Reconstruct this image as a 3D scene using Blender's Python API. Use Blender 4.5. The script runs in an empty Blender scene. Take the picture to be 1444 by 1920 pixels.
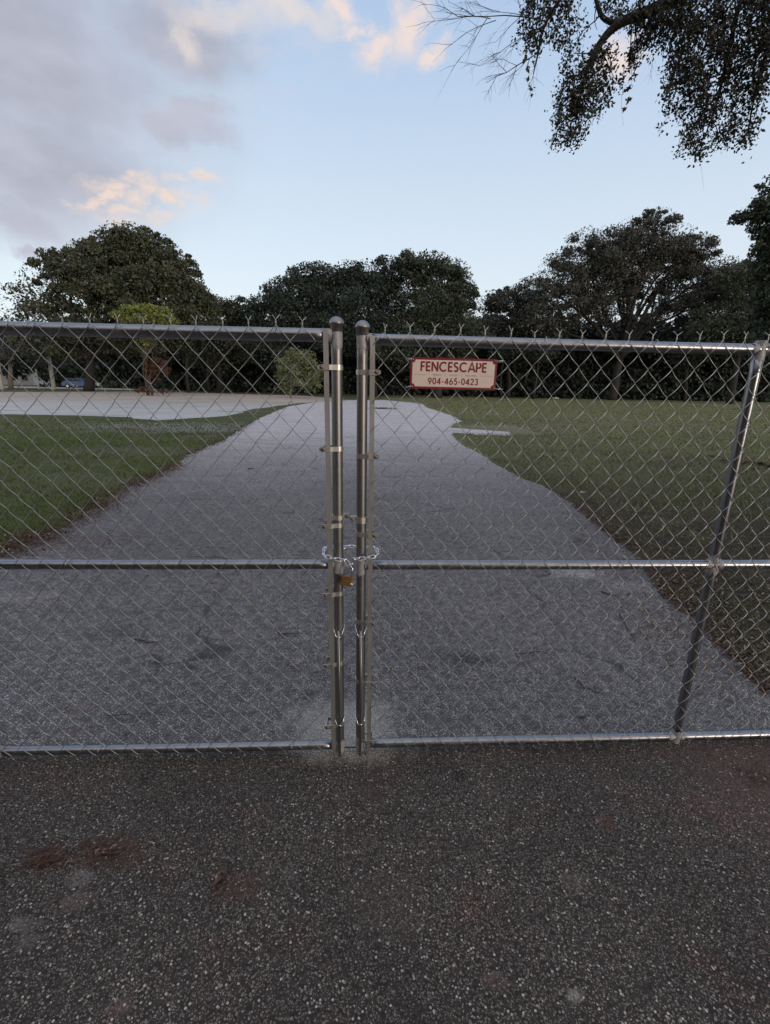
import bpy, math, random
import numpy as np
from mathutils import Vector, Matrix
sc = bpy.context.scene
rad = math.radians
# ------------------------------------------------------------------ camera
PW, PH, FPX = 1444.0, 1920.0, 880.3
PITCH, ROLL, EYE = 0.26826, 0.0195, 1.6874
Fv = np.array([0, math.cos(PITCH), -math.sin(PITCH)])
R0 = np.array([1., 0, 0]); U0 = np.cross(R0, Fv)
Rv = math.cos(ROLL)*R0 + math.sin(ROLL)*U0
Uv = -math.sin(ROLL)*R0 + math.cos(ROLL)*U0
EYEV = np.array([0, 0, EYE])
cam = bpy.data.objects.new('camera', bpy.data.cameras.new('camera'))
sc.collection.objects.link(cam); sc.camera = cam
cam.data.sensor_fit = 'HORIZONTAL'; cam.data.sensor_width = 36; cam.data.lens = FPX/PW*36
cam.data.clip_start = 0.05; cam.data.clip_end = 5000
M4 = Matrix(((Rv[0], Uv[0], -Fv[0], 0), (Rv[1], Uv[1], -Fv[1], 0), (Rv[2], Uv[2], -Fv[2], EYE), (0, 0, 0, 1)))
cam.matrix_world = M4
sc.render.resolution_x = 770; sc.render.resolution_y = 1024
def ray(x, y): return (x-PW/2)/FPX*Rv - (y-PH/2)/FPX*Uv + Fv
def gp(x, y):                     # ground point seen at photo pixel
    v = ray(x, y); return (v/-v[2]*EYE)[:2]
def at(x, y, Y):                  # point on that ray at world distance Y
    v = ray(x, y); return v/v[1]*Y + EYEV
def mpp(Y): return Y*math.cos(PITCH)/FPX*1.03   # metres per photo pixel at distance Y
def azel(x, y):
    v = ray(x, y); return math.atan2(v[0], v[1]), math.atan2(v[2], math.hypot(v[0], v[1]))
# ------------------------------------------------------------------ node helper
class NT:
    def __init__(s, tree): s.t = tree; s.n = tree.nodes; s.l = tree.links
    def __call__(s, typ, ins=None, **kw):
        nd = s.n.new(typ)
        for k, v in kw.items(): setattr(nd, k, v)
        for k, v in (ins or {}).items():
            sk = nd.inputs[k]
            if isinstance(v, bpy.types.NodeSocket): s.l.new(v, sk)
            else: sk.default_value = v
        return nd
    def m(s, op, a, b=0.0, c=None, clamp=False):
        ins = {0: a, 1: b}
        if c is not None: ins[2] = c
        nd = s('ShaderNodeMath', ins, operation=op, use_clamp=clamp); return nd.outputs[0]
    def v(s, op, a, b=(0, 0, 0)):
        nd = s('ShaderNodeVectorMath', {0: a, 1: b}, operation=op)
        return nd.outputs['Value'] if op in ('LENGTH', 'DOT_PRODUCT', 'DISTANCE') else nd.outputs[0]
    def step(s, x, a, b, lo=0.0, hi=1.0):
        return s('ShaderNodeMapRange', {0: x, 1: a, 2: b, 3: lo, 4: hi}, interpolation_type='SMOOTHSTEP').outputs[0]
    def mix(s, f, a, b):
        nd = s('ShaderNodeMix', data_type='RGBA')
        for i, v in ((0, f), (6, a), (7, b)):
            if isinstance(v, bpy.types.NodeSocket): s.l.new(v, nd.inputs[i])
            else: nd.inputs[i].default_value = v if i == 0 else (*v[:3], 1)
        return nd.outputs[2]
    def noise(s, vec, scale, det=4, rough=.55, dist=0.0):
        return s('ShaderNodeTexNoise', {'Vector': vec, 'Scale': scale, 'Detail': det, 'Roughness': rough, 'Distortion': dist}).outputs[0]
    def scale(s, vec, k): return s('ShaderNodeVectorMath', {0: vec, 1: k}, operation='MULTIPLY').outputs[0]
# ------------------------------------------------------------------ world: dusk sky with clouds
SUN_AZ, SUN_EL = 135, 5.0         # compass-like azimuth measured from +Y towards +X: behind the viewer, to the right
world = bpy.data.worlds.new('World'); sc.world = world; world.use_nodes = True
w = NT(world.node_tree); w.n.clear()
sky = w('ShaderNodeTexSky', sky_type='NISHITA', sun_disc=False, sun_elevation=rad(SUN_EL), sun_rotation=rad(SUN_AZ), air_density=1.0, dust_density=0.6, ozone_density=1.6)
gen = w('ShaderNodeTexCoord').outputs['Generated']
sep = w('ShaderNodeSeparateXYZ', {0: gen})
az = w.m('ARCTAN2', sep.outputs[0], sep.outputs[1]); el = w.m('ARCSINE', sep.outputs[2])
ae = w('ShaderNodeCombineXYZ', {0: az, 1: el, 2: 0.0}).outputs[0]
nz = w('ShaderNodeTexNoise', {'Vector': ae, 'Scale': 6.0, 'Detail': 5.0, 'Roughness': .6}, noise_dimensions='3D').outputs['Color']
warp = w('ShaderNodeVectorMath', {0: w.v('SUBTRACT', nz, (.5, .5, .5)), 1: (.22, .13, 0)}, operation='MULTIPLY').outputs[0]
aew = w.v('ADD', ae, warp)
nz2 = w('ShaderNodeTexNoise', {'Vector': ae, 'Scale': 22.0, 'Detail': 5.0, 'Roughness': .6}).outputs['Color']
warp2 = w('ShaderNodeVectorMath', {0: w.v('SUBTRACT', nz2, (.5, .5, .5)), 1: (.10, .055, 0)}, operation='MULTIPLY').outputs[0]
aew2 = w.v('ADD', ae, warp2)
def blob(px, py, rx, ry, rot=0.0, src=None):
    a, e = azel(px, py)
    a2, _ = azel(px+rx, py); _, e2 = azel(px, py-ry)
    nd = w('ShaderNodeMapping', {'Vector': w.v('SUBTRACT', src or aew, (a, e, 0)), 'Rotation': (0, 0, rad(rot))}, vector_type='POINT').outputs[0]
    q = w.scale(nd, (1/max(abs(a2-a), .01), 1/max(abs(e2-e), .01), 0))
    return w.step(w.v('LENGTH', q), 1.38, .2)
def union(lst):
    o = lst[0]
    for b in lst[1:]: o = w.m('MAXIMUM', o, b)
    return o
grey = union([blob(-20, 90, 430, 300), blob(60, 300, 330, 180), blob(320, 215, 130, 60, 6), blob(40, 400, 170, 70), blob(330, 50, 170, 130), blob(60, 465, 60, 18), blob(360, 190, 90, 40)])
glow = union([blob(420, 2, 150, 34), blob(540, 5, 90, 30), blob(335, 35, 30, 60)])
puff = union([blob(765, 55, 52, 62, -38, aew2), blob(705, 85, 42, 36, -10, aew2), blob(812, 105, 40, 26, -20, aew2), blob(640, 14, 42, 26, 0, aew2), blob(668, 50, 30, 18, 0, aew2), blob(1150, 110, 50, 50, 0, aew2)])
strk = union([blob(225, 345, 80, 20, -12, aew2), blob(265, 365, 44, 16, -25, aew2), blob(185, 378, 60, 16, -25, aew2), blob(270, 403, 85, 16, -10, aew2), blob(370, 335, 60, 14, -6, aew2), blob(350, 372, 60, 14, 6, aew2)])
wisp = union([blob(375, 345, 50, 22, -5, aew2), blob(350, 385, 60, 24, 10, aew2), blob(520, 60, 200, 80, 0), blob(470, 180, 110, 70)])
fb = w.noise(w.scale(ae, (1, 2.6, 1)), 13, 7, .66)
fb2 = w.noise(w.scale(ae, (1, 2.0, 1)), 4.5, 5, .55)
SKYG = w.step(el, 0.02, .75)
base = w.mix(SKYG, (2.75, 3.02, 3.25), (1.36, 1.90, 2.78))
skyc = w.mix(.88, sky.outputs[0], base)
SKYMUL = w('ShaderNodeVectorMath', {0: skyc, 1: (1.0, 1.0, 1.0)}, operation='MULTIPLY').outputs[0]
col = SKYMUL
gcol = w.mix(w.step(fb2, .35, .68), (1.38, 1.43, 1.70), (1.78, 1.83, 2.15))
col = w.mix(w.m('MULTIPLY', grey, .93), col, gcol)
col = w.mix(w.m('MULTIPLY', w.m('MULTIPLY', wisp, w.step(fb, .35, .75)), .5), col, (2.2, 2.2, 2.5))
col = w.mix(w.m('MULTIPLY', glow, w.step(fb2, .2, .7, .3, .9)), col, (2.75, 2.45, 2.3))
col = w.mix(w.m('MULTIPLY', puff, w.step(fb, .18, .5)), col, (2.85, 2.45, 2.35))
col = w.mix(w.m('MULTIPLY', strk, w.step(fb, .3, .6)), col, (2.95, 2.4, 2.1))
# unseen cloud deck added overhead and behind the viewer to lighten the ground, with the warm afterglow low at the right rear
deck = w.m('MAXIMUM', w.step(el, rad(62), rad(80)), w.step(sep.outputs[1], .05, -.35))
deck = w.m('MULTIPLY', deck, w.step(w.noise(gen, 2.2, 4), .25, .5, .55, 1))
col = w.mix(deck, col, (2.9, 2.75, 2.75))
ga = w.m('MULTIPLY', w.step(w.m('ABSOLUTE', w.m('SUBTRACT', az, rad(SUN_AZ))), rad(50), rad(5)), w.step(el, rad(26), rad(4)))
col = w.mix(w.m('MULTIPLY', ga, .8), col, (4.4, 3.6, 2.95))
bg = w('ShaderNodeBackground', {'Color': col, 'Strength': 0.15})
w('ShaderNodeOutputWorld', {'Surface': bg.outputs[0]})
# ------------------------------------------------------------------ sun (very low, soft, warm)
sd = bpy.data.lights.new('sun', 'SUN'); sd.energy = 0.5; sd.angle = rad(12); sd.color = (1, .86, .72)
so = bpy.data.objects.new('sun', sd); sc.collection.objects.link(so)
sdir = Vector((math.sin(rad(SUN_AZ))*math.cos(rad(SUN_EL)), math.cos(rad(SUN_AZ))*math.cos(rad(SUN_EL)), math.sin(rad(SUN_EL))))
so.rotation_euler = sdir.to_track_quat('Z', 'Y').to_euler()
sc.view_settings.view_transform = 'Standard'; sc.view_settings.look = 'None'
sc.view_settings.exposure = 1.0; sc.view_settings.gamma = 1.0
# ------------------------------------------------------------------ mesh helper
class MB:
    def __init__(s): s.v = []; s.f = []; s.n = 0
    def add(s, v, f):
        s.v.append(np.asarray(v, float).reshape(-1, 3)); s.f += [tuple(i+s.n for i in q) for q in f]; s.n += len(s.v[-1])
    def tube(s, pts, r, k=8, closed=False, caps=True):
        P = np.asarray(pts, float); n = len(P)
        if closed: T = np.roll(P, -1, 0)-np.roll(P, 1, 0)
        else: T = np.gradient(P, axis=0)
        T /= np.linalg.norm(T, axis=1)[:, None]+1e-12
        up = np.array([0, 0, 1.]) if abs(T[0][2]) < .9 else np.array([0, 1., 0])
        N = np.cross(T[0], up); N /= np.linalg.norm(N); rr = np.broadcast_to(r, (n,))
        ang = np.arange(k)*2*math.pi/k; V = []
        for i in range(n):
            N = N-T[i]*(N@T[i]); N /= np.linalg.norm(N)+1e-12; B = np.cross(T[i], N)
            V.append(P[i]+rr[i]*(np.cos(ang)[:, None]*N+np.sin(ang)[:, None]*B))
        F = []
        for i in range(n if closed else n-1):
            a, b = i*k, ((i+1) % n)*k
            F += [(a+j, b+j, b+(j+1) % k, a+(j+1) % k) for j in range(k)]
        if caps and not closed: F += [tuple(range(k)), tuple(range((n-1)*k+k-1, (n-1)*k-1, -1))]
        s.add(np.concatenate(V), F); return s
    def box(s, c, d, rot=None, bev=0.0):
        x, y, z = [q/2 for q in d]; V = []; F = []
        if bev <= 0:
            V = np.array([(sx*x, sy*y, sz*z) for sx in (-1, 1) for sy in (-1, 1) for sz in (-1, 1)])
            F = [(0, 1, 3, 2), (4, 6, 7, 5), (0, 4, 5, 1), (2, 3, 7, 6), (0, 2, 6, 4), (1, 5, 7, 3)]
        else:   # chamfered along z edges and y faces: octagon profile in xz, inset on y
            b = bev; prof = [(-x+b, -z), (x-b, -z), (x, -z+b), (x, z-b), (x-b, z), (-x+b, z), (-x, z-b), (-x, -z+b)]
            def ring(k, yy): return [(px*k if abs(px) else 0, yy, pz*k) for px, pz in prof]
            kx = 1-b/max(min(x, z), 1e-6)*.5
            V = np.array(ring(kx, -y)+ring(1, -y+b*.5)+ring(1, y-b*.5)+ring(kx, y))
            for q in range(3): F += [(q*8+j, q*8+(j+1) % 8, q*8+8+(j+1) % 8, q*8+8+j) for j in range(8)]
            F += [tuple(range(7, -1, -1)), tuple(range(24, 32))]
        if rot is not None: V = V@np.array(rot).T
        s.add(V+np.array(c, float), F); return s
    def lathe(s, prof, c, axis='z', k=20):
        ang = np.arange(k)*2*math.pi/k; V = []; F = []
        for r, z in prof:
            for a in ang:
                p = (r*math.cos(a), r*math.sin(a), z)
                if axis == 'y': p = (p[0], p[2], p[1])
                elif axis == 'x': p = (p[2], p[0], p[1])
                V.append(p)
        for i in range(len(prof)-1): F += [(i*k+j, i*k+(j+1) % k, (i+1)*k+(j+1) % k, (i+1)*k+j) for j in range(k)]
        F += [tuple(range(k-1, -1, -1)), tuple(range((len(prof)-1)*k, len(prof)*k))]
        s.add(np.array(V)+np.array(c, float), F); return s
    def build(s, name, mat, parent=None, smooth=False):
        me = bpy.data.meshes.new(name); V = np.concatenate(s.v)
        me.from_pydata(V.tolist(), [], s.f); me.update()
        if smooth: me.polygons.foreach_set('use_smooth', [True]*len(me.polygons))
        me.materials.append(mat); o = bpy.data.objects.new(name, me); sc.collection.objects.link(o)
        if parent: o.parent = parent
        return o
def quads(name, V, mat, parent=None, k=4):          # V: (N,k,3) numpy, fast path
    N = len(V); me = bpy.data.meshes.new(name)
    me.vertices.add(N*k); me.loops.add(N*k); me.polygons.add(N)
    me.vertices.foreach_set('co', V.reshape(-1).astype(np.float32))
    me.loops.foreach_set('vertex_index', np.arange(N*k, dtype=np.int32))
    me.polygons.foreach_set('loop_start', np.arange(0, N*k, k, dtype=np.int32))
    me.polygons.foreach_set('loop_total', np.full(N, k, dtype=np.int32))
    me.update(calc_edges=True); me.validate()
    me.materials.append(mat); o = bpy.data.objects.new(name, me); sc.collection.objects.link(o)
    if parent: o.parent = parent
    return o
def tag(o, label, cat, group=None, kind=None):
    o['label'] = label; o['category'] = cat
    if group: o['group'] = group
    if kind: o['kind'] = kind
    return o
def thing(name, label, cat, loc=(0, 0, 0), rz=0, group=None):
    o = bpy.data.objects.new(name, None); sc.collection.objects.link(o)
    o.location = loc; o.rotation_euler = (0, 0, rz); o.empty_display_size = .1
    return tag(o, label, cat, group)
def structure(o): o['kind'] = 'structure'; return o
# ------------------------------------------------------------------ materials
def mat(name):
    m = bpy.data.materials.new(name); m.use_nodes = True; t = NT(m.node_tree); t.n.clear()
    out = t('ShaderNodeOutputMaterial'); p = t('ShaderNodeBsdfPrincipled'); t.l.new(p.outputs[0], out.inputs[0])
    return m, t, p
def setp(t, p, **kw):
    for k, v in kw.items():
        k = k.replace('_', ' ')
        if isinstance(v, bpy.types.NodeSocket): t.l.new(v, p.inputs[k])
        else: p.inputs[k].default_value = (*v, 1) if isinstance(v, tuple) and len(v) == 3 else v
def simple(name, colr, rough=.6, metal=0, var=.25, scale=30, bump=0):
    m, t, p = mat(name); oc = t('ShaderNodeTexCoord').outputs['Object']
    n = t.noise(oc, scale, 4)
    c = t.mix(n, tuple(q*(1-var) for q in colr), tuple(min(q*(1+var), 1) for q in colr))
    setp(t, p, Base_Color=c, Roughness=t.m('ADD', t.m('MULTIPLY', n, .2), rough-.1), Metallic=metal)
    if bump:
        b = t('ShaderNodeBump', {'Height': n, 'Strength': bump, 'Distance': .01}); t.l.new(b.outputs[0], p.inputs['Normal'])
    return m
def galv(name, colr, rough, sc1=60, metal=1.0):
    m, t, p = mat(name); oc = t('ShaderNodeTexCoord').outputs['Object']
    vo = t('ShaderNodeTexVoronoi', {'Vector': oc, 'Scale': sc1}); n = t.noise(t.scale(oc, (1, 1, .25)), 25, 5, .65); n2 = t.noise(oc, 260, 2)
    k = t.m('ADD', t.m('MULTIPLY', t.v('LENGTH', vo.outputs['Color']), .12), t.m('MULTIPLY', n, .8))
    c = t.mix(k, tuple(q*.72 for q in colr), tuple(q*1.22 for q in colr))
    dirt = t.step(t.noise(oc, 9, 5, .7), .55, .75)
    c = t.mix(t.m('MULTIPLY', dirt, .35), c, (.20, .18, .16))
    setp(t, p, Base_Color=c, Metallic=t.m('SUBTRACT', metal, t.m('MULTIPLY', dirt, .25)), Roughness=t.m('ADD', t.m('MULTIPLY', n, .22), rough-.1))
    b = t('ShaderNodeBump', {'Height': t.m('ADD', n2, t.m('MULTIPLY', n, .5)), 'Strength': .12, 'Distance': .002}); t.l.new(b.outputs[0], p.inputs['Normal'])
    return m
M_PIPE = galv('galvanised_pipe', (.31, .31, .33), .30)
M_POST = galv('galvanised_post', (.30, .285, .28), .44)
M_WIRE = galv('galvanised_wire', (.42, .42, .41), .42, 200)
M_BAND = galv('galvanised_band', (.72, .68, .63), .42, 90)
M_BAR = galv('tension_bar_steel', (.50, .475, .455), .48, 120, .9)
M_CHAIN = galv('zinc_chain', (.78, .80, .84), .22, 200)
M_WELD = simple('weld_paint', (.36, .34, .35), .55, .3, .35, 60, .3)
M_BOLT = simple('bolt_steel', (.20, .17, .16), .5, .8)
M_BRASS = simple('lock_brass', (.27, .155, .065), .42, .85, .3, 40)
M_BLACK = simple('black_rubber', (.015, .015, .015), .5)
M_SIGNF = simple('sign_face', (.74, .60, .54), .5, 0, .12, 22)
M_SIGNR = simple('sign_maroon', (.20, .012, .022), .45, 0, .12, 12)
M_SIGNG = simple('sign_grey_print', (.24, .18, .15), .5)

def bark(name, c):
    m, t, p = mat(name); oc = t('ShaderNodeTexCoord').outputs['Object']
    n = t.noise(t.scale(oc, (1, 1, .25)), 9, 6, .7)
    setp(t, p, Base_Color=t.mix(n, tuple(q*.5 for q in c), tuple(q*1.5 for q in c)), Roughness=.9)
    b = t('ShaderNodeBump', {'Height': n, 'Strength': .8, 'Distance': .05}); t.l.new(b.outputs[0], p.inputs['Normal']); return m
M_BARK = bark('oak_bark', (.024, .022, .021)); M_BARKP = bark('pale_bark', (.16, .15, .13)); M_TWIG = bark('twig_bark', (.05, .04, .04)); M_REDBARK = bark('reddish_bark', (.10, .075, .058))
def leafm(name, a, b, c=None, rough=.55, tr=.0):
    m, t, p = mat(name); g = t('ShaderNodeNewGeometry')
    r = g.outputs['Random Per Island']; n = t.noise(g.outputs['Position'], .35, 3)
    colr = t.mix(t.m('ADD', t.m('MULTIPLY', r, .55), t.m('MULTIPLY', n, .5), clamp=True), a, b)
    if c: colr = t.mix(t.step(r, .90, .93), colr, c)
    setp(t, p, Base_Color=colr, Roughness=rough, Specular_IOR_Level=.3)
    if tr:
        tl = t('ShaderNodeBsdfTranslucent', {'Color': colr}); mx = t('ShaderNodeMixShader', {0: tr, 1: p.outputs[0], 2: tl.outputs[0]})
        out = [q for q in t.n if q.type == 'OUTPUT_MATERIAL'][0]; t.l.new(mx.outputs[0], out.inputs[0])
    return m
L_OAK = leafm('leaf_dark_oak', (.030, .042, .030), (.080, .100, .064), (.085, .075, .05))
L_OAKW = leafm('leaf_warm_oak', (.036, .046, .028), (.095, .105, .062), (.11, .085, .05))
L_DIM = leafm('leaf_blue_green', (.017, .026, .021), (.050, .066, .050))  # colour lowered overall to stand in for the wood's deep shade
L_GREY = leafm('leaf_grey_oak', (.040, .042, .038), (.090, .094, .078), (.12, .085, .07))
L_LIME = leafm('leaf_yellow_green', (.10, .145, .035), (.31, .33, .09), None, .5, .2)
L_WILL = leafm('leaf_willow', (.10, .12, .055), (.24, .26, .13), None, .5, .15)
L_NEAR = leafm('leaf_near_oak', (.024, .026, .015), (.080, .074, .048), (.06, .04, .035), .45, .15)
L_RED = leafm('leaf_dead_red', (.05, .028, .018), (.15, .075, .045))
L_LIT = leafm('leaf_litter', (.035, .022, .014), (.19, .125, .08), (.30, .24, .18), .8)
L_LITR = leafm('leaf_litter_red', (.042, .021, .015), (.14, .075, .052), (.26, .20, .16), .8)
L_LITO = leafm('leaf_litter_olive', (.026, .022, .013), (.125, .105, .062), (.26, .22, .15), .8)
L_GRS = leafm('grass_blade', (.048, .070, .018), (.155, .185, .055), (.16, .13, .06), .6, .15)
L_GRSR = leafm('grass_blade_olive', (.085, .10, .038), (.24, .25, .11), (.26, .2, .12), .6, .15)

def gmat(name, build):
    m, t, p = mat(name); g = t('ShaderNodeNewGeometry'); build(t, p, g.outputs['Position']); return m
def aggregate(t, P, S, dark, mid, lights, size_lo=.16, size_hi=.42, seedz=0.0):
    """pebbles set in a dark matrix: returns colour and height"""
    vo = t('ShaderNodeTexVoronoi', {'Vector': P, 'Scale': S, 'Randomness': 1.0}, feature='F1')
    c = t('ShaderNodeSeparateColor', {0: vo.outputs['Color']})
    on = t.step(vo.outputs['Distance'], size_hi, size_lo)
    ramp = t('ShaderNodeValToRGB', {0: c.outputs[0]}); cr = ramp.color_ramp; cr.interpolation = 'CONSTANT'
    cr.elements[0].position = 0; cr.elements[0].color = (*lights[0], 1)
    cr.elements[1].position = 1/len(lights); cr.elements[1].color = (*lights[1], 1)
    for i in range(2, len(lights)):
        e = cr.elements.new(i/len(lights)); e.color = (*lights[i], 1)
    base = t.mix(t.noise(P, S*.9, 3), dark, mid)
    return t.mix(on, base, ramp.outputs[0]), on
def mask_blob(t, P, x, y, rx, ry, edge=.35, rot=0, nscale=9, na=.5, hfk=1):
    n = t('ShaderNodeTexNoise', {'Vector': P, 'Scale': nscale, 'Detail': 5.0, 'Roughness': .7}).outputs[0]
    q = t('ShaderNodeMapping', {'Vector': t.v('SUBTRACT', P, (x, y, 0)), 'Rotation': (0, 0, rad(rot))}).outputs[0]
    d = t.v('LENGTH', t.scale(q, (1/rx, 1/ry, 0)))
    hf = t.step(t.noise(t.v('ADD', P, (x, y, 0)), 75, 3, .7), .36, .60, .25, 1)
    if not hfk: hf = 1.0
    return t.m('MULTIPLY', hf, t.step(t.m('ADD', d, t.m('MULTIPLY', t.m('SUBTRACT', n, .5), na*2.4)), 1+edge, 1-edge))
def pxb(t, P, px, py, rpx, rpy, nscale=9, na=.85, edge=.5, hfk=1, **k):
    a = gp(px, py); b = gp(px+rpx, py); c = gp(px, py+rpy); d = gp(px, py-rpy)
    X_, Y_ = max(abs(b[0]-a[0]), .01), max(abs(c[1]-d[1])/2, .01)
    return mask_blob(t, P, a[0], a[1], X_, Y_, nscale=1.1/math.sqrt(X_*Y_), na=na, edge=edge, hfk=hfk, **k)
def b_apron(t, p, P):
    c1, h1 = aggregate(t, P, 116, (.012, .011, .010), (.040, .035, .031), [(.022, .020, .018), (.13, .11, .09), (.085, .062, .055), (.21, .195, .175), (.030, .026, .024), (.17, .145, .125), (.10, .092, .085), (.40, .375, .34)], .40, .54)
    c2, h2 = aggregate(t, t.v('ADD', P, (3.3, 1.7, .4)), 240, (.02, .018, .016), (.05, .045, .04), [(.05, .045, .04), (.14, .125, .11), (.035, .032, .03), (.24, .22, .20)], .38, .52)
    m1 = t.step(t.noise(P, 60, 2), .42, .56)
    c = t.mix(m1, c1, c2)
    big = t.noise(P, 1.6, 5, .6); c = t.mix(t.step(big, .30, .72, 0, .6), c, t.scale(c, (.50, .50, .52)))
    red = t.step(t.noise(t.v('ADD', P, (7, 2, 0)), 3.2, 5, .65), .52, .72)
    c = t.mix(t.m('MULTIPLY', red, .4), c, t.scale(c, (1.45, .92, .88)))
    grn = t.step(t.noise(t.v('ADD', P, (1, 9, 0)), 2.3, 4, .6), .58, .75)
    c = t.mix(t.m('MULTIPLY', grn, .35), c, t.scale(c, (.9, 1.0, .72)))
    ps = pxb(t, P, 1460, 1470, 170, 90)
    c = t.mix(t.m('MULTIPLY', ps, .5), c, (.095, .055, .05))
    for (x, y, rx, ry, f, colr) in [(205, 1600, 62, 32, .7, (.050, .025, .019)), (95, 1612, 45, 26, .6, (.040, .015, .012)), (450, 1665, 40, 30, .45, (.075, .033, .028)), (412, 1650, 14, 34, .7, (.020, .009, .008)),
                                    (152, 1648, 22, 18, .35, (.22, .21, .22)), (145, 1690, 26, 20, .3, (.20, .15, .14)), (45, 1735, 26, 15, .32, (.19, .17, .16)), (28, 1733, 12, 12, .3, (.2, .19, .18)), (55, 1765, 24, 14, .35, (.17, .15, .14)),
                                    (543, 1640, 16, 12, .2, (.14, .135, .13)), (860, 1457, 14, 11, .8, (.012, .011, .011)), (730, 1700, 70, 60, .14, (.14, .12, .10)), (1080, 1655, 26, 18, .2, (.2, .18, .17)), (1078, 1870, 14, 12, .45, (.34, .32, .30)),
                                    (268, 1465, 10, 7, .8, (.012, .011, .011)), (1140, 1545, 14, 16, .35, (.14, .05, .045)), (700, 1460, 26, 60, .5, (.05, .035, .03)), (225, 1890, 24, 18, .28, (.22, .15, .15)), (930, 1840, 26, 16, .35, (.16, .09, .085))]:
        c = t.mix(t.m('MULTIPLY', pxb(t, P, x, y, rx, ry, nscale=26, edge=.3), f), c, colr)
    c = t.mix(t.noise(P, 5, 4, .6), t.scale(c, (1.48, 1.42, 1.34)), t.scale(c, (1.70, 1.50, 1.38)))
    dust = pxb(t, P, 655, 1404, 92, 26, edge=.6, na=.8, hfk=0)
    c = t.mix(t.m('MULTIPLY', dust, .9), c, t.mix(h1, (.22, .19, .155), (.50, .46, .40)))
    setp(t, p, Base_Color=c, Roughness=t.m('SUBTRACT', .9, t.m('MULTIPLY', h1, .25)), Specular_IOR_Level=.35)
    hh = t.m('ADD', t.m('MULTIPLY', h1, 1.0), t.m('MULTIPLY', h2, .4))
    b = t('ShaderNodeBump', {'Height': hh, 'Strength': .9, 'Distance': .004}); t.l.new(b.outputs[0], p.inputs['Normal'])
M_APRON = gmat('exposed_aggregate_apron', b_apron)
def b_drive(t, p, P):
    c, h = aggregate(t, P, 140, (.042, .041, .043), (.105, .10, .103), [(.10, .097, .10), (.17, .165, .17), (.06, .057, .058), (.26, .255, .26), (.12, .115, .115), (.19, .18, .18), (.07, .067, .07), (.40, .39, .385)], .36, .54)
    big = t.noise(P, .55, 6, .62); c = t.mix(t.step(big, .30, .70, 0, .55), c, t.scale(c, (.62, .61, .62)))
    b2 = t.noise(t.v('ADD', P, (4, 4, 0)), 2.4, 5, .65); c = t.mix(t.step(b2, .5, .75, 0, .4), c, t.scale(c, (1.45, 1.4, 1.38)))
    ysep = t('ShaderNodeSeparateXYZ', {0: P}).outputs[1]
    c = t.mix(t.step(ysep, 4.5, 19.0, 0, .8), c, t.mix(t.noise(t.scale(P, (.6, 2.2, 1)), 1.1, 6, .65), (.20, .198, .205), (.66, .65, .68)))  # paler with distance: open sky light and grazing sheen put into the colour
    st = t.m('MULTIPLY', t.step(t.noise(t.scale(P, (.5, 3, 1)), 1.3, 6, .7, .4), .60, .68), .45)
    c = t.mix(st, c, (.07, .066, .066))
    for (x, y, rx, ry, f, colr) in [(880, 1236, 42, 12, .85, (.032, .031, .032)), (825, 1228, 40, 12, .5, (.045, .044, .044)), (1080, 1075, 45, 9, .55, (.36, .35, .36)), (40, 1120, 55, 10, .4, (.30, .28, .28)), (225, 1185, 50, 16, .5, (.045, .043, .044)),
                                    (600, 1345, 70, 30, .45, (.25, .24, .24)), (700, 1330, 60, 30, .35, (.22, .21, .21)), (150, 1330, 22, 12, .4, (.14, .08, .07)), (140, 1370, 18, 12, .4, (.10, .065, .05)), (1200, 1100, 60, 12, .35, (.26, .25, .25)),
                                    (715, 766, 30, 1.2, .8, (.012, .012, .014)), (1290, 1160, 60, 22, .35, (.13, .10, .10)), (120, 1010, 130, 14, .35, (.09, .06, .055))]:
        c = t.mix(t.m('MULTIPLY', pxb(t, P, x, y, rx, ry, nscale=8), f), c, colr)
    md = t.noise(P, 16, 6, .75); c = t.mix(t.step(md, .36, .62), t.scale(c, (.62, .61, .61)), t.scale(c, (1.22, 1.21, 1.2)))
    md2 = t.noise(t.scale(P, (.8, 1.6, 1)), 3.4, 6, .7); c = t.mix(t.step(md2, .54, .66, 0, .5), c, t.scale(c, (.62, .58, .55)))
    md3 = t.noise(t.v('ADD', P, (2, 5, 0)), 1.1, 6, .68); c = t.mix(t.step(md3, .55, .68, 0, .4), c, t.scale(c, (1.35, 1.33, 1.32)))
    c = t.scale(c, (1.50, 1.42, 1.37))
    for px, py in ((635, 1397), (679, 1395)):
        c = t.mix(t.m('MULTIPLY', pxb(t, P, px, py-26, 58, 46, edge=.6, na=.9, hfk=0), .75), c, t.mix(h, (.24, .22, .19), (.52, .49, .45)))
    wp = t.v('ADD', P, t.scale(t('ShaderNodeTexNoise', {'Vector': P, 'Scale': 2.5, 'Detail': 5.0}).outputs['Color'], (.5, .5, 0)))
    vd = t('ShaderNodeTexVoronoi', {'Vector': wp, 'Scale': .55}, feature='DISTANCE_TO_EDGE').outputs['Distance']
    cm = t.m('MULTIPLY', t.step(vd, .011, .003), t.step(t.noise(P, .9, 3), .50, .60)); c = t.mix(t.m('MULTIPLY', cm, .75), c, (.03, .028, .027))
    setp(t, p, Base_Color=c, Roughness=.78, Specular_IOR_Level=.4)
    b = t('ShaderNodeBump', {'Height': h, 'Strength': .7, 'Distance': .003}); t.l.new(b.outputs[0], p.inputs['Normal'])
M_DRIVE = gmat('worn_aggregate_drive', b_drive)
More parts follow.
